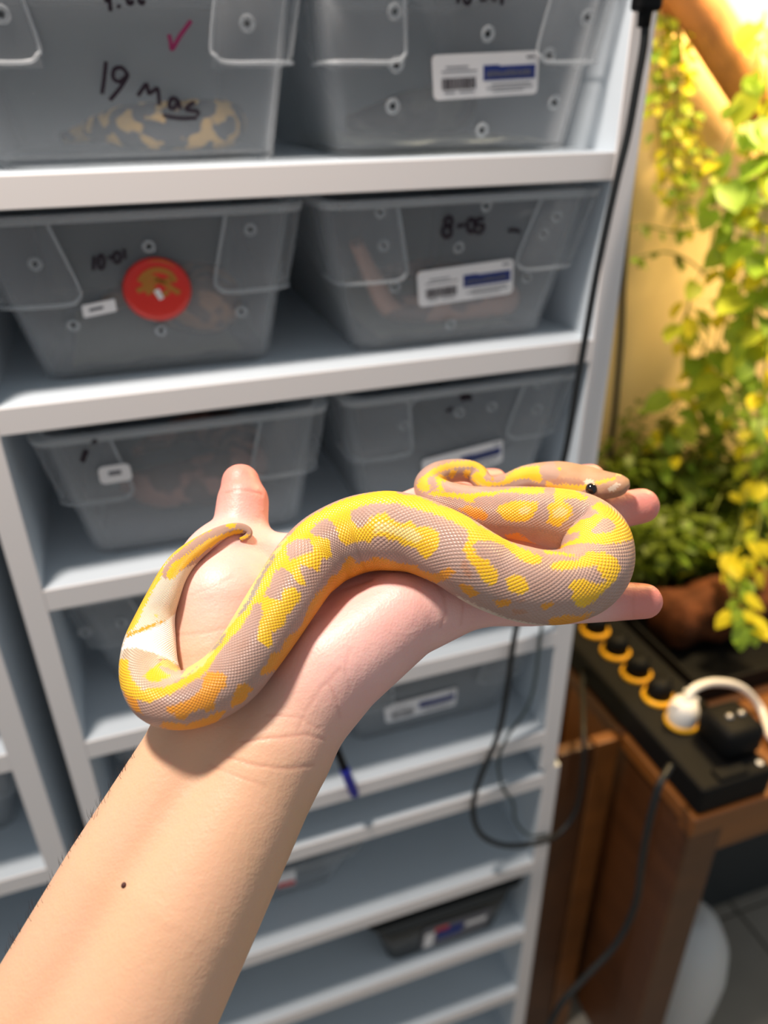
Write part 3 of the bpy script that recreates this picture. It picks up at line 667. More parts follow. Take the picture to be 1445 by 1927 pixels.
# relax the surface
e=np.concatenate([HF[:,[0,1]],HF[:,[1,2]],HF[:,[2,3]],HF[:,[3,0]]]); e=np.unique(np.sort(e,1),axis=0)
for it in range(6):
    s_=np.zeros_like(HV); c_=np.zeros(len(HV)); 
    for a,b in ((0,1),(1,0)):
        for i in range(3): s_[:,i]+=np.bincount(e[:,a],HV[e[:,b],i],len(HV))
        c_+=np.bincount(e[:,a],minlength=len(HV))
    HV=HV+(.5 if it%2==0 else -.3)*(s_/c_[:,None]-HV)
def fastmesh(name,V,Fq):
    me=bpy.data.meshes.new(name); me.vertices.add(len(V)); me.vertices.foreach_set('co',np.asarray(V,np.float32).ravel())
    me.loops.add(Fq.size); me.loops.foreach_set('vertex_index',Fq.astype(np.int32).ravel())
    me.polygons.add(len(Fq)); me.polygons.foreach_set('loop_start',np.arange(0,Fq.size,4,dtype=np.int32)); me.polygons.foreach_set('loop_total',np.full(len(Fq),4,np.int32))
    me.polygons.foreach_set('use_smooth',np.ones(len(Fq),bool)); me.update(calc_edges=True); me.validate(); return me
WV=CAM+HV@R.T
me=fastmesh('person',WV,HF)
tmp=bpy.data.objects.new('person',me); COL.objects.link(tmp); md=tmp.modifiers.new('s','SUBSURF'); md.levels=1; md.render_levels=1
dg=bpy.context.evaluated_depsgraph_get(); me2=bpy.data.meshes.new_from_object(tmp.evaluated_get(dg)); bpy.data.objects.remove(tmp)
nv=len(me2.vertices); co=np.empty(nv*3,np.float32); me2.vertices.foreach_get('co',co); co=co.reshape(-1,3).astype(float)
no=np.empty(nv*3,np.float32); me2.vertices.foreach_get('normal',no); no=no.reshape(-1,3).astype(float)
if np.mean(np.einsum('ij,ij->i',no,co-co.mean(0)))<0: me2.flip_normals(); no=-no
px=project(co)
def seg_dist(px,line):
    d=np.full(len(px),1e9)
    for (ax_,ay),(bx,by) in zip(line[:-1],line[1:]):
        a=np.array([ax_,ay]); ab=np.array([bx-ax_,by-ay]); t=np.clip(((px-a)@ab)/(ab@ab),0,1); d=np.minimum(d,np.linalg.norm(px-a-t[:,None]*ab,axis=1))
    return d
front=np.einsum('ij,ij->i',no,co-CAM)<0
# folds of the skin: wrist, palm, finger joints  (pixel line, half width px, depth mm)
CREASE=[([(455,1395),(520,1388),(575,1382),(610,1392)],3.2,.5),([(430,1425),(480,1440),(540,1447),(590,1440)],3.2,.55),([(395,1440),(450,1462),(500,1480)],3,.35),
 ([(640,1260),(600,1300),(575,1340),(560,1375)],4,.3),([(815,1090),(835,1120),(840,1150),(830,1180)],3.5,.45),([(700,1090),(640,1110),(590,1150)],4,.6),
 ([(425,928),(445,921),(470,924),(492,930)],3,.5),([(330,1195),(380,1192),(430,1180),(470,1165)],3.5,.35),([(360,1120),(400,1105),(440,1085)],3,.2),([(1195,1098),(1190,1130),(1192,1160)],3.5,.25),([(620,1290),(635,1320),(640,1350)],3,.35),([(660,1220),(650,1260),(660,1300)],4,.2),
 ([(500,1345),(560,1350),(600,1372)],3,.3),([(860,1105),(872,1140),(868,1175)],3,.4)]
crease=np.zeros(nv)
for ln_,wd,dp in CREASE:
    d=seg_dist(px,ln_); k=np.exp(-(d/wd)**2)*front; co-=no*(k*dp*.45e-3)[:,None]; crease=np.maximum(crease,k*min(1,dp/.5))
me2.vertices.foreach_set('co',co.astype(np.float32).ravel()); me2.update()
def sstep(a,b,x): t=np.clip((x-a)/(b-a),0,1); return t*t*(3-2*t)
Wp=camp(460,1392,.30); Wp=CAM+R@Wp; dirp=(CAM+R@camp(700,1090,.325))-Wp; dirp/=np.linalg.norm(dirp)
al=(co-Wp)@dirp; palm=sstep(-.01,.05,al)
tips=np.zeros(nv)
for ch,_ in HAND[9:13]+[HAND[4]]:
    t=CAM+R@camp(*ch[-1][:3]); tips=np.maximum(tips,1-sstep(.008,.028,np.linalg.norm(co-t,axis=1)))
att=me2.attributes.new('palm','FLOAT','POINT'); att.data.foreach_set('value',palm.astype(np.float32))
att=me2.attributes.new('tips','FLOAT','POINT'); att.data.foreach_set('value',tips.astype(np.float32))
att=me2.attributes.new('crease','FLOAT','POINT'); att.data.foreach_set('value',crease.astype(np.float32))
def skin_material():
    mt=mat('skin',(.7,.45,.32,1),.46,.45,sss=.40); nt=mt.node_tree; bs=nt.nodes['Principled BSDF']; bs.inputs['Subsurface Scale'].default_value=.006
    tc=nt.nodes.new('ShaderNodeTexCoord')
    def at(n): a=nt.nodes.new('ShaderNodeAttribute'); a.attribute_name=n; return a.outputs['Fac']
    def mix(fac,a,b):
        m_=nt.nodes.new('ShaderNodeMix'); m_.data_type='RGBA'
        for s,v in ((0,fac),(6,a),(7,b)):
            if isinstance(v,tuple): m_.inputs[s].default_value=v
            elif isinstance(v,float): m_.inputs[s].default_value=v
            else: nt.links.new(v,m_.inputs[s])
        return m_.outputs[2]
    n1=nt.nodes.new('ShaderNodeTexNoise'); n1.inputs['Scale'].default_value=38; n1.inputs['Detail'].default_value=3; nt.links.new(tc.outputs['Object'],n1.inputs[0])
    n2=nt.nodes.new('ShaderNodeTexNoise'); n2.inputs['Scale'].default_value=260; n2.inputs['Detail'].default_value=3; nt.links.new(tc.outputs['Object'],n2.inputs[0])
    arm=mix(n1.outputs['Fac'],srgb(216,172,134),srgb(224,174,146)); hand=mix(n1.outputs['Fac'],srgb(240,194,182),srgb(229,166,156))
    c=mix(at('palm'),arm,hand); 
    m2=nt.nodes.new('ShaderNodeMath'); m2.operation='MULTIPLY'; nt.links.new(at('tips'),m2.inputs[0]); m2.inputs[1].default_value=.75
    c=mix(m2.outputs[0],c,srgb(226,128,112))
    m3=nt.nodes.new('ShaderNodeMath'); m3.operation='MULTIPLY'; nt.links.new(at('crease'),m3.inputs[0]); m3.inputs[1].default_value=.28
    c=mix(m3.outputs[0],c,srgb(196,118,98)); nt.links.new(c,bs.inputs['Base Color'])
    vo=nt.nodes.new('ShaderNodeTexVoronoi'); vo.inputs['Scale'].default_value=900; nt.links.new(tc.outputs['Object'],vo.inputs[0])
    ad=nt.nodes.new('ShaderNodeMath'); ad.operation='ADD'; nt.links.new(n2.outputs['Fac'],ad.inputs[0])
    ml=nt.nodes.new('ShaderNodeMath'); ml.operation='MULTIPLY'; ml.inputs[1].default_value=.35; nt.links.new(vo.outputs['Distance'],ml.inputs[0]); nt.links.new(ml.outputs[0],ad.inputs[1])
    bp_=nt.nodes.new('ShaderNodeBump'); bp_.inputs['Strength'].default_value=.35; bp_.inputs['Distance'].default_value=.0006
    nt.links.new(ad.outputs[0],bp_.inputs['Height']); nt.links.new(bp_.outputs[0],bs.inputs['Normal'])
    return mt
SKIN=skin_material(); me2.materials.clear(); me2.materials.append(SKIN)
hand=bpy.data.objects.new('person',me2); COL.objects.link(hand)
tag(hand,'bare forearm and open left hand, palm up, holding the yellow snake','person')
# mole on the forearm, fingernails on the backs of the fingertips
vi=np.where(front,np.linalg.norm(px-np.array([232,1665]),axis=1),1e9).argmin()
mo=bmobj('mole',lathe_bm([(.0009,-.0003),(.0010,.0002),(.0006,.0006),(.0001,.0007)],10,axis=no[vi],origin=co[vi]),mat('mole',srgb(74,40,36),.6,.3),hand,True)
# short dark hairs on the thumb side of the forearm
hv=[];hf=[]; lx=np.array([p for p in px]); cand=np.where((px[:,1]>1420)&(px[:,1]<1800)&(np.abs(np.einsum('ij,ij->i',no,(co-CAM)/np.linalg.norm(co-CAM,axis=1)[:,None]))<.35)&(px[:,0]<300))[0]
armd=np.array(CAM+R@camp(460,1392,.30))-np.array(CAM+R@camp(130,2010,.27)); armd/=np.linalg.norm(armd)
for q in rng.choice(cand,90):
    p=co[q]; d0=no[q]*.6+armd*.5+rng.normal(0,.25,3); d0/=np.linalg.norm(d0); sd=np.cross(d0,no[q]); sd/=np.linalg.norm(sd)+1e-9; ln2=rng.uniform(.002,.0042); b=len(hv)
    for t_,wd in ((-.1,.00007),(.5,.00006),(1,.00001)):
        c0=p+d0*ln2*t_+armd*ln2*.35*t_*t_
        for a in (0,2.09,4.19): hv.append(c0+wd*(math.cos(a)*sd+math.sin(a)*np.cross(sd,d0)))
    for i in range(2):
        for k in range(3): hf.append((b+i*3+k,b+i*3+(k+1)%3,b+i*3+3+(k+1)%3,b+i*3+3+k))
ah=mesh('arm_hair',hv,hf,mat('hair',srgb(52,40,36),.5,.3),hand); ah['kind']='stuff'
NAIL=mat('nail',srgb(236,188,170),.25,.5)
for ch,_ in HAND[9:13]+[HAND[4]]:
    t=CAM+R@camp(*ch[-1][:3]); pv=CAM+R@camp(*ch[-2][:3]); ax_=(t-pv)/np.linalg.norm(t-pv)
    dor=np.array([.05,.55,-.83]) if ch is not HAND[4][0] else R@np.array([-.25,0,1.])
    dor=dor-ax_*(dor@ax_); dor/=np.linalg.norm(dor); sd=np.cross(ax_,dor); r=ch[-1][3]*1e-3; v=[];f=[]
    for i in range(7):
        for j in range(7):
            u=-1+2*i/6; a=(-1+2*j/6)*.85*(1-.35*max(0,u)**2*0-.25*max(0,u)**3)
            v.append(t+ax_*(u*r*.75)+(dor*math.cos(a)+sd*math.sin(a))*(r*(1.03-.02*abs(u))))
    f=[(i*7+j,i*7+j+1,(i+1)*7+j+1,(i+1)*7+j) for i in range(6) for j in range(6)]
    mesh('fingernail',v,f,NAIL,hand,True)

# ------------------------------------------------------------------ the snake
ST=[(448,1016,6,0.322),(464,1012,12,0.3235),(470,1001,17,0.325),(452,994,21,0.324),(427,998,24,0.321),(402,1011,31,0.317),(373,1031,39,0.313),(344,1056,47,0.309),(324,1085,52,0.305),(308,1121,60,0.302),(294,1157,70,0.3),(284,1200,92,0.296),(280,1232,102,0.292),(282,1270,110,0.287),(300,1305,112,0.281),(338,1318,109,0.278),(384,1305,116,0.279),(433,1273,120,0.281),(473,1222,122,0.285),(504,1175,127,0.29),(533,1130,130,0.295),(566,1080,133,0.302),(587,1056,138,0.307),(618,1030,142,0.311),(666,1008,146,0.313),(704,1000,148,0.3115),(738,999,150,0.309),(788,1008,144,0.306),(851,1036,140,0.301),(889,1060,140,0.299),(929,1082,140,0.299),(976,1097,143,0.2995),(1018,1105,142,0.301),(1062,1103,140,0.304),(1100,1088,139,0.308),(1122,1056,138,0.316),(1120,1016,132,0.326),(1095,988,120,0.332),(1045,975,114,0.332),(981,966,102,0.331),(925,962,92,0.333),(877,954,82,0.336),(832,938,70,0.34),(806,915,56,0.349),(820,894,47,0.357),(848,886,44,0.362),(880,886,42,0.3645),(899,894,40,0.363),(909,907,37,0.358),(927,916,36,0.355),(955,911,40,0.3565),(990,900,48,0.358),(1020,898,55,0.358),(1055,899,61,0.3575),(1090,906,63,0.356),(1118,911,62,0.353),(1145,913,54,0.352),(1165,912,45,0.3515),(1178,910,33,0.351),(1184,909,18,0.3508),(1187,909,4,0.3505)]
#  width/height factors along the head (1 on the body)
NS=len(ST); WF=np.ones(NS); HFc=np.ones(NS)
for i,(a,b) in {50:(1.1,.95),51:(1.2,.92),52:(1.3,.88),53:(1.4,.84),54:(1.42,.82),55:(1.3,.84),56:(1.2,.86),57:(1.15,.88),58:(1.15,.9),59:(1.1,.95)}.items(): WF[i],HFc[i]=a,b
ctl=np.array([np.append(CAM+R@camp(x,y,z),w_/2*z/F) for x,y,w_,z in ST])
seg=np.linalg.norm(np.diff(ctl[:,:3],axis=0),axis=1); 
dense=catmull(np.hstack([ctl,WF[:,None],HFc[:,None],np.arange(NS)[:,None]]),NS*30)
al=np.concatenate([[0],np.cumsum(np.linalg.norm(np.diff(dense[:,:3],axis=0),axis=1))])
NR,NT=1300,112
sa=np.linspace(0,al[-1],NR); D_=np.stack([np.interp(sa,al,dense[:,i]) for i in range(7)],1)
ker=np.hanning(23); ker/=ker.sum()
def sm(a): return np.convolve(np.pad(a,11,mode='edge'),ker,'valid')
for i in (0,1,2): 
    ends=D_[[0,-1],i]; D_[:,i]=sm(D_[:,i])
for i in (3,4,5): D_[:,i]=np.maximum(sm(D_[:,i]),1e-4)
C=D_[:,:3]; RR=D_[:,3]; stn=D_[:,6]
# frame carried back from the head, where the back points up
T,N,B=frames(C[::-1],(0,-.12,1)); T=-T[::-1]; N=N[::-1]; B=B[::-1]
th=np.linspace(0,2*math.pi,NT,endpoint=False)
cs,sn=np.cos(th),np.sin(th)
rw=(RR*D_[:,4])[:,None]; rh=(RR*D_[:,5])[:,None]
hd=np.clip((stn-51)/3,0,1)[:,None]
# flatter crown and lips on the head
fl_=np.where(cs>0,1-.10*hd*np.abs(cs)**4,1-.12*hd*np.abs(cs)**3)
SV=C[:,None]+(rh*cs*fl_)[...,None]*N[:,None]+(rw*sn)[...,None]*B[:,None]
# slight folds across the inner sides of the tight bends
S3=SV.reshape(-1,3)
ii,jj=np.meshgrid(np.arange(NR-1),np.arange(NT),indexing='ij'); j2=(jj+1)%NT
SF=np.stack([ii*NT+jj,(ii+1)*NT+jj,(ii+1)*NT+j2,ii*NT+j2],-1).reshape(-1,4)
nrm=np.cross(np.gradient(SV,axis=0),np.roll(SV,-1,1)-np.roll(SV,1,1)); nrm/=np.linalg.norm(nrm,axis=-1)[...,None]+1e-12
if np.mean(np.einsum('ijk,ijk->ij',nrm,SV-C[:,None]))<0: nrm=-nrm; SF=SF[:,::-1]
SP=project(SV); vis=np.einsum('ijk,ik->ij',SV-C[:,None],C-CAM)<0
# colour of the markings, kept on the surface; O also paints shaded yellow as amber
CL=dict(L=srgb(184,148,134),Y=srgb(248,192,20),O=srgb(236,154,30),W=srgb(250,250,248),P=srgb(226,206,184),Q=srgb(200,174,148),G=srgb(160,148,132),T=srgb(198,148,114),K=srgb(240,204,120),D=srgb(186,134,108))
colr=np.tile(np.array(CL['L'][:3]),(NR,NT,1))
ZO=dict(z1=(210,970,280/1445),z2=(215,1150,280/1445),z3=(380,1000,260/1445),z4=(540,910,320/1445),z5=(820,960,390/1445),z6=(840,860,360/1445),z7=(770,860,240/1445),z8=(990,860,210/1445))
def inside(px,poly):
    x,y=px[...,0],px[...,1]; r=np.zeros(x.shape,bool); n=len(poly)
    for i in range(n):
        (x0,y0),(x1,y1)=poly[i],poly[(i+1)%n]
        if y0==y1: continue
        r^=((y0>y)!=(y1>y))&(x<(x1-x0)*(y-y0)/(y1-y0)+x0)
    return r
PAT=[
# tail
('P',None,0,13.2,[(200,900),(600,900),(600,1400),(200,1400)]),
('L','z1',0,8.4,[(900,60),(1400,60),(1400,280),(1200,300),(700,520),(520,620),(480,560),(560,430),(700,310)]),
('Y','z1',0,13,[(985,142),(880,180),(780,255),(680,330),(600,390),(540,450),(505,500),(490,590),(450,650),(400,730),(350,830),(300,930),(250,1050),(220,1100),(140,1150),(90,1100),(200,850),(300,680),(400,480),(550,320),(750,170),(950,90)]),
('Y','z1',0,13,[(1230,130),(1150,160),(1050,190),(940,230),(850,290),(780,340),(700,400),(600,460),(550,530),(530,590),(560,630),(620,600),(660,540),(720,490),(790,440),(860,380),(960,310),(1060,240),(1200,185),(1290,200),(1350,170),(1320,230),(1250,240),(1220,215),(1280,150)]),
('Y','z1',0,13,[(1110,75),(1200,75),(1210,110),(1150,135),(1110,105)]),
('W','z1',8,14,[(140,1195),(260,1150),(380,1110),(520,1040),(600,960),(700,960),(700,1445),(640,1450),(560,1400),(430,1340),(330,1310),(220,1280),(90,1310)]),
('O','z1',8,14,[(150,1150),(300,1090),(480,1020),(530,1020),(480,1045),(330,1110),(155,1185)]),
('K','z1',8,14,[(420,950),(450,960),(450,1000),(420,985)]),
# turn over the wrist
('Q','z2',11,17,[(70,460),(100,360),(200,360),(400,410),(440,490),(640,560),(660,640),(560,710),(430,750),(270,760),(190,690),(140,560),(130,470)]),
('K','z2',11,17,[(440,490),(470,465),(560,480),(640,560),(600,590),(540,560),(480,540)]),
('Y','z2',11,17,[(285,635),(340,570),(430,510),(470,500),(440,560),(490,600),(560,630),(480,655),(420,695),(340,685)]),
('K','z2',13,20,[(640,650),(700,560),(900,370),(1080,170),(1180,0),(1300,-60),(1300,0),(1200,90),(1120,180),(1080,260),(960,380),(880,480),(800,580),(700,640)]),
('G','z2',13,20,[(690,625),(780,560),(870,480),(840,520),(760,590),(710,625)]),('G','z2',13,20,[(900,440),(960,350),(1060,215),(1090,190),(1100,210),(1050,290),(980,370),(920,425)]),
('Y','z2',12,20,[(40,470),(130,468),(140,560),(190,690),(270,760),(430,750),(560,710),(700,640),(800,580),(880,470),(960,370),(1080,255),(1120,175),(1200,85),(1290,0),(1340,-20),(1300,40),(1250,130),(1180,210),(1100,290),(1015,410),(940,515),(900,585),(810,648),(710,710),(610,775),(490,830),(395,865),(330,895),(260,860),(200,860),(110,800),(40,740)]),
('O','z2',12,20,[(90,790),(220,865),(250,960),(270,1010),(190,960),(130,880)]),
('O','z2',13,21,[(500,940),(620,900),(720,860),(790,800),(850,740),(870,650),(920,590),(1040,600),(1100,640),(1080,740),(1010,800),(980,870),(970,960),(890,980),(870,950),(810,960),(740,1000),(680,1060),(600,1050),(580,1000),(510,980)]),
('O','z2',13,21,[(1160,800),(1200,720),(1280,710),(1350,760),(1260,840),(1180,900),(1120,950)]),
('O','z2',13,21,[(460,1080),(560,1080),(700,1100),(880,1040),(1000,980),(1100,960),(1000,1080),(850,1140),(600,1180),(450,1130)]),
# body up the palm
('K','z3',16,25,[(-40,1400),(150,1180),(280,940),(380,780),(480,600),(620,400),(760,200),(900,40),(950,40),(780,240),(640,480),(520,720),(360,910),(240,1100),(0,1420)]),
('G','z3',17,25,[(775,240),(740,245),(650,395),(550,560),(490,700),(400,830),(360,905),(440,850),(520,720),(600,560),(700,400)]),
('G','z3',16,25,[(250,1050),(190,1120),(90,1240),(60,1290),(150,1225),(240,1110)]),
('Y','z3',16,26,[(0,1430),(150,1260),(240,1100),(280,1000),(360,910),(440,840),(520,725),(590,600),(640,480),(720,340),(780,240),(850,140),(950,20),(1000,-40),(1110,-40),(1130,60),(960,110),(880,240),(900,300),(840,385),(770,400),(720,520),(650,670),(620,740),(540,760),(480,890),(420,980),(330,1080),(250,1170),(150,1290),(60,1440),(-50,1560)]),
('Y','z3',16,26,[(880,240),(960,290),(1060,240),(1150,210),(1180,100),(1130,60),(1180,40),(1270,70),(1330,70),(1350,260),(1290,280),(1240,290),(1220,410),(1130,370),(1040,350),(1000,380),(1040,440),(1090,540),(1040,560),(980,510),(960,450),(900,400),(840,385)]),
('Y','z3',16,26,[(620,740),(650,680),(830,720),(830,660),(860,600),(960,580),(1040,660),(1000,760),(900,870),(860,980),(780,1040),(740,1060),(740,1200),(690,1220),(580,1130),(590,1000),(630,880)]),
('O','z3',16,27,[(1445,440),(1380,460),(1300,560),(1200,650),(1130,750),(1080,870),(1050,960),(1000,1040),(920,1080),(860,1150),(830,1250),(720,1270),(680,1380),(600,1480),(620,1510),(800,1440),(950,1300),(1100,1140),(1250,900),(1360,720),(1480,640)]),
('O','z3',14,20,[(380,1610),(480,1590),(520,1640),(440,1780),(300,1850),(300,1780),(350,1700)]),
# arch over the palm
('Y','z4',20,31,[(0,470),(80,375),(200,275),(350,195),(500,125),(650,90),(800,60),(930,60),(1000,95),(1100,95),(1200,135),(1300,180),(1460,235),(1460,345),(1380,310),(1290,270),(1180,240),(1080,210),(950,170),(800,165),(700,175),(600,205),(540,240),(550,320),(600,380),(650,370),(700,310),(760,260),(830,245),(900,310),(960,340),(1060,320),(1110,370),(1200,365),(1280,410),(1300,480),(1270,570),(1180,640),(1120,590),(1080,540),(980,530),(930,480),(880,480),(800,445),(740,455),(710,500),(640,490),(580,500),(500,525),(450,480),(430,430),(410,370),(380,320),(330,295),(240,340),(200,410),(250,470),(320,460),(360,480),(380,620),(330,640),(290,640),(270,750),(220,720),(170,700),(110,690),(100,720),(160,840),(140,870),(60,800),(0,720)]),
('K','z4',20,31,[(760,330),(850,340),(950,370),(1050,370),(1120,420),(1150,470),(1100,500),(1000,470),(900,430),(800,410),(720,420)]),
('L','z4',20,28,[(-10,590),(0,520),(90,470),(190,470),(222,530),(210,580),(100,620),(30,650)]),
('L','z4',20,28,[(-80,740),(-20,720),(50,790),(90,830),(0,900),(-60,850)]),
('O','z4',20,33,[(500,640),(530,620),(580,640),(580,680),(700,650),(740,620),(840,640),(960,680),(1100,690),(1140,740),(1260,770),(1370,710),(1410,740),(1330,810),(1270,850),(1150,800),(1000,770),(850,760),(700,790),(560,830),(480,880),(400,950),(330,1010),(220,1010),(300,900),(380,790),(440,760)]),
('L','z4',20,33,[(930,60),(1100,75),(1250,140),(1360,190),(1300,188),(1200,140),(1100,98),(1000,98),(940,80)]),
# front of the right-hand loop
('Y','z5',26,34,[(-20,35),(60,-20),(170,-5),(300,105),(450,185),(560,245),(660,288),(740,330),(730,370),(680,380),(590,350),(540,300),(480,250),(400,215),(290,215),(260,240),(280,310),(360,350),(430,430),(430,500),(380,530),(330,490),(270,400),(210,330),(190,270),(230,190),(210,130),(120,80),(40,35)]),
('Y','z5',30,38,[(740,278),(860,290),(960,310),(1010,335),(1060,290),(1170,290),(1250,330),(1290,390),(1260,490),(1180,560),(1100,640),(1030,680),(980,670),(940,610),(960,570),(920,540),(950,490),(1020,480),(1140,520),(1190,490),(1140,440),(1120,390),(1000,400),(880,420),(820,410),(790,380),(870,350),(990,350),(1000,335),(860,310),(760,300)]),
('Y','z5',26,36,[(490,480),(540,455),(600,455),(650,520),(640,570),(570,590),(510,560)]),
('O','z5',24,36,[(0,460),(100,400),(140,430),(80,480),(10,500)]),('O','z5',24,36,[(160,510),(230,520),(310,590),(240,610),(180,560)]),('O','z5',24,36,[(390,630),(500,620),(540,650),(440,680)]),('O','z5',24,36,[(720,660),(800,640),(830,660),(760,700)]),('O','z5',24,36,[(780,760),(900,730),(1000,740),(1110,700),(1000,800),(800,810)]),
('P','z5',24,36,[(140,590),(300,670),(500,755),(700,795),(780,800),(780,840),(500,810),(200,660)]),
('D','z5',26,34,[(530,690),(640,700),(620,720),(540,735)]),('D','z5',26,34,[(560,640),(620,610),(620,640)]),('D','z5',26,34,[(170,350),(210,360),(260,470),(230,480),(180,410)]),
# back of the loop
('O','z6',38,45,[(440,590),(540,570),(640,640),(760,690),(640,720),(500,650)]),
('Y','z6',35,43,[(820,225),(950,240),(1070,305),(1040,330),(960,310),(890,320),(890,345),(820,345),(815,280)]),
('Y','z6',34,40,[(1100,370),(1160,335),(1250,390),(1340,470),(1420,580),(1420,620),(1300,650),(1200,660),(1080,650),(1000,650),(880,700),(830,700),(900,650),(1000,610),(1000,560),(900,590),(930,540),(1000,480),(1100,450),(1150,420),(1100,390)]),
('L','z6',34,40,[(1090,560),(1150,490),(1200,460),(1260,480),(1280,530),(1230,570),(1120,580)]),
('Y','z6',35,43,[(760,380),(800,340),(900,340),(950,380),(950,430),(900,480),(850,530),(790,510),(750,490),(780,450)]),
('K','z6',35,43,[(800,410),(860,370),(930,400),(900,450),(820,460)]),
('Y','z6',36,44,[(370,410),(400,370),(480,340),(600,330),(690,340),(690,390),(650,450),(600,490),(480,490),(430,460)]),
('K','z6',36,44,[(540,400),(600,370),(640,390),(610,430),(560,430)]),
('O','z6',38,45,[(90,390),(170,365),(260,390),(320,440),(290,480),(220,470),(150,430)]),
('Y','z6',36,44,[(-60,280),(0,280),(150,285),(350,262),(520,232),(700,222),(745,228),(740,270),(640,285),(500,265),(350,275),(210,300),(190,340),(150,330),(100,310),(-60,300)]),
('Y','z7',38,44,[(220,400),(290,385),(430,405),(640,415),(900,400),(1000,400),(1000,430),(800,450),(740,470),(730,510),(650,510),(600,470),(480,450),(300,440),(230,430)]),
# neck
('Y','z7',41.5,52.3,[(80,330),(120,250),(210,170),(340,95),(500,50),(650,40),(790,55),(860,100),(880,160),(845,240),(860,270),(950,288),(1060,280),(1100,215),(1180,150),(1300,110),(1460,100),(1460,290),(1330,240),(1200,260),(1100,310),(980,330),(860,335),(760,310),(700,250),(720,200),(800,150),(720,110),(600,110),(480,130),(350,170),(260,210),(210,240),(210,300),(250,350),(230,380),(150,395),(120,370)]),
('Y','z7',41,47,[(290,230),(340,195),(420,220),(440,270),(400,290),(360,270),(370,330),(410,400),(340,380),(300,350),(340,350),(310,290)]),
('Y','z7',41,47,[(440,200),(480,140),(540,150),(530,190),(480,245)]),('Y','z7',42,48,[(610,190),(640,140),(700,140),(690,200),(650,240),(620,220)]),
('O','z7',44,49,[(920,190),(960,220),(970,280),(940,280),(930,240)]),
# head
('T','z8',51.2,61,[(160,60),(1400,60),(1400,640),(200,640),(250,300),(200,250)]),
('D','z8',52,61,[(330,300),(520,265),(700,280),(760,330),(740,372),(500,352),(350,362)]),('D','z8',52,61,[(640,450),(760,430),(800,480),(900,480),(1000,440),(1180,330),(1210,340),(1100,450),(960,500),(800,505)]),
('L','z8',51,55,[(150,170),(220,100),(350,60),(420,160),(440,230),(380,290),(260,300),(200,250)]),
('Y','z8',50,53.5,[(-60,140),(180,110),(170,190),(210,270),(200,330),(130,330),(60,290),(-60,270)]),
('Y','z8',51,61,[(390,150),(430,130),(470,160),(430,185)]),
('Y','z8',51,61,[(250,320),(330,320),(350,360),(500,350),(740,370),(760,430),(640,450),(500,430),(380,400),(260,390)]),
('P','z8',51,61,[(745,320),(790,280),(870,300),(900,350),(820,340),(760,380)]),('Y','z8',51,61,[(735,370),(780,345),(800,380),(770,430),(735,410)]),
('Y','z8',51,61,[(880,330),(1000,290),(1140,260),(1170,290),(1060,320),(960,360),(900,360)]),
('K','z8',51,61,[(1140,190),(1230,195),(1250,240),(1150,235)]),('P','z8',51,61,[(1060,400),(1180,330),(1220,350),(1140,440),(1060,440)]),
('D','z8',51,61,[(780,490),(940,510),(1100,490),(1240,450),(1240,462),(1100,505),(940,525),(780,505)]),
('D','z8',51,61,[(1010,480),(1050,475),(1060,495),(1020,500)]),('D','z8',51,61,[(1090,480),(1130,470),(1140,490),(1100,495)]),('D','z8',51,61,[(1190,320),(1220,315),(1220,335),(1195,340)]),
]
# ragged, scale-stepped borders
jx=SP+2.2*np.stack([np.sin(SP[...,1]*.9)*np.cos(SP[...,0]*.7),np.sin(SP[...,0]*.8+1)*np.cos(SP[...,1]*.75)],-1)
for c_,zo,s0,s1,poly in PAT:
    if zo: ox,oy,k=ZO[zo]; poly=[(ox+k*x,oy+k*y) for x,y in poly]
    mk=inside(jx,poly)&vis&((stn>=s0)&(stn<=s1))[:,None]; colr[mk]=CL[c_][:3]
# the far side carries the same markings, mirrored over the outline
for i in range(NR):
    v_=np.where(vis[i])[0]
    if len(v_)==0 or len(v_)==NT: continue
    st0=[a for a in v_ if not vis[i,(a-1)%NT]]; a=st0[0]; n_=len(v_)
    for q in range(NT-n_):
        j=(a+n_+q)%NT; half=(NT-n_)/2
        src=(a+n_-1-min(q,n_-1))%NT if q<half else (a+min(NT-n_-1-q,n_-1))%NT
        colr[i,j]=colr[i,src]
sme=fastmesh('ball_python',S3,SF)
ca=sme.attributes.new('marking','FLOAT_COLOR','POINT'); ca.data.foreach_set('color',np.concatenate([colr,np.ones((NR,NT,1))],-1).astype(np.float32).ravel())
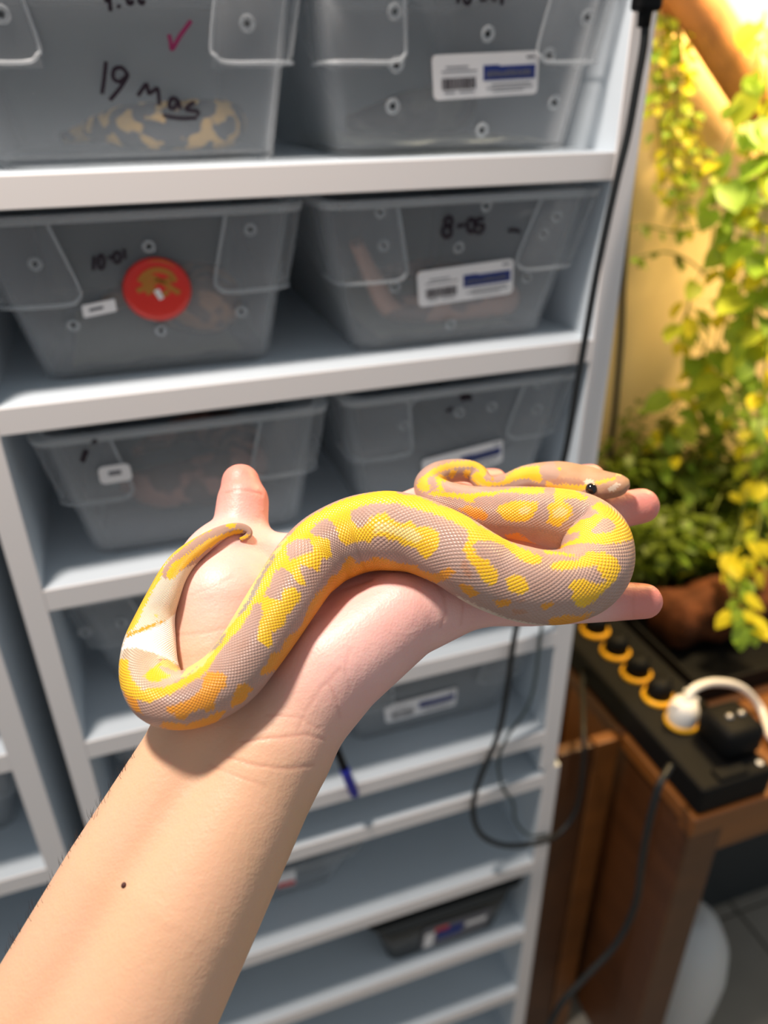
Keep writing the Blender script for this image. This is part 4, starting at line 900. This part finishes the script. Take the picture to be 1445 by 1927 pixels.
# scale coordinates: NSC rows round the body
NSC=54; du=np.diff(sa)/(2*math.pi*np.maximum(RR[:-1],.0015)/NSC*1.05); uu=np.concatenate([[0],np.cumsum(du)])
li=np.empty(len(sme.loops),np.int32); sme.loops.foreach_get('vertex_index',li)
ri,ti=li//NT,li%NT; vv=ti*NSC/NT
fi=np.repeat(np.arange(len(sme.polygons)),4); tmax=np.zeros(len(sme.polygons),int); np.maximum.at(tmax,fi,ti); vv=np.where((tmax[fi]==NT-1)&(ti==0),NSC,vv)
uvl=sme.uv_layers.new(name='scales'); uvl.data.foreach_set('uv',np.stack([uu[ri],vv],1).astype(np.float32).ravel())
def snake_skin():
    mt=mat('snake_skin',(1,1,1,1),.36,.5,sss=.12); nt=mt.node_tree; bs=nt.nodes['Principled BSDF']; bs.inputs['Subsurface Scale'].default_value=.002
    L_=nt.links.new
    def mth(op,a,b=None):
        n=nt.nodes.new('ShaderNodeMath'); n.operation=op
        for i,x in enumerate((a,b)):
            if x is None: continue
            if isinstance(x,(int,float)): n.inputs[i].default_value=x
            else: L_(x,n.inputs[i])
        return n.outputs[0]
    uv=nt.nodes.new('ShaderNodeUVMap'); uv.uv_map='scales'; sp=nt.nodes.new('ShaderNodeSeparateXYZ'); L_(uv.outputs[0],sp.inputs[0])
    u,v=sp.outputs[0],sp.outputs[1]
    def edge(x): f=mth('FRACT',x); return mth('MINIMUM',f,mth('SUBTRACT',1.0,f))
    a=edge(mth('ADD',u,v)); b=edge(mth('SUBTRACT',u,v)); mn=mth('MINIMUM',a,b)
    h=mth('POWER',mth('MULTIPLY',mth('MULTIPLY',a,b),4.0),.45)
    bp_=nt.nodes.new('ShaderNodeBump'); bp_.inputs['Strength'].default_value=.55; bp_.inputs['Distance'].default_value=.0006; L_(h,bp_.inputs['Height']); L_(bp_.outputs[0],bs.inputs['Normal'])
    at=nt.nodes.new('ShaderNodeAttribute'); at.attribute_name='marking'
    # paler skin shows between the scales
    mr=nt.nodes.new('ShaderNodeMapRange'); mr.inputs[1].default_value=0; mr.inputs[2].default_value=.14; mr.inputs[3].default_value=.22; mr.inputs[4].default_value=0; L_(mn,mr.inputs[0])
    mx=nt.nodes.new('ShaderNodeMix'); mx.data_type='RGBA'; L_(mr.outputs[0],mx.inputs[0]); 
    tc=nt.nodes.new('ShaderNodeTexCoord'); nz=nt.nodes.new('ShaderNodeTexNoise'); nz.inputs['Scale'].default_value=130; nz.inputs['Detail'].default_value=3; L_(tc.outputs['Object'],nz.inputs[0])
    nr=nt.nodes.new('ShaderNodeMapRange'); nr.inputs[1].default_value=.45; nr.inputs[2].default_value=.75; nr.inputs[3].default_value=0; nr.inputs[4].default_value=.45; L_(nz.outputs['Fac'],nr.inputs[0])
    mu=nt.nodes.new('ShaderNodeMix'); mu.data_type='RGBA'; mu.blend_type='MULTIPLY'; L_(nr.outputs[0],mu.inputs[0]); L_(at.outputs['Color'],mu.inputs[6]); mu.inputs[7].default_value=(.92,.74,.60,1); L_(mu.outputs[2],mx.inputs[6]); mx.inputs[7].default_value=srgb(214,180,152); L_(mx.outputs[2],bs.inputs['Base Color'])
    return mt
sme.materials.append(snake_skin())
snake=bpy.data.objects.new('ball_python',sme); COL.objects.link(snake)
tag(snake,'yellow and lavender patterned young snake draped over the open hand','snake')
# eye on the side of the head
dd=np.where(vis&(stn>52)[:,None],np.linalg.norm(SP-np.array([1113,919]),axis=-1),1e9); i,j=np.unravel_index(dd.argmin(),dd.shape)
def ball(name,c,r,matl,par):
    bm=bmesh.new(); bmesh.ops.create_uvsphere(bm,u_segments=24,v_segments=16,radius=r); bmesh.ops.translate(bm,vec=Vector(c),verts=bm.verts[:]); return bmobj(name,bm,matl,par,True)
EYE=mat('eye_black',srgb(16,8,10),.06,.7)
ey=ball('eye',SV[i,j]-nrm[i,j]*.0009,.0027,EYE,snake); ey['label']='glossy black eye'
j3=int((2*math.pi-max(1.75,min(th[j],2*math.pi-th[j])))/(2*math.pi)*NT) if th[j]<math.pi else int(max(1.75,2*math.pi-th[j])/(2*math.pi)*NT); ball('eye',SV[i,j3]-nrm[i,j3]*.0009,.0027,EYE,snake)
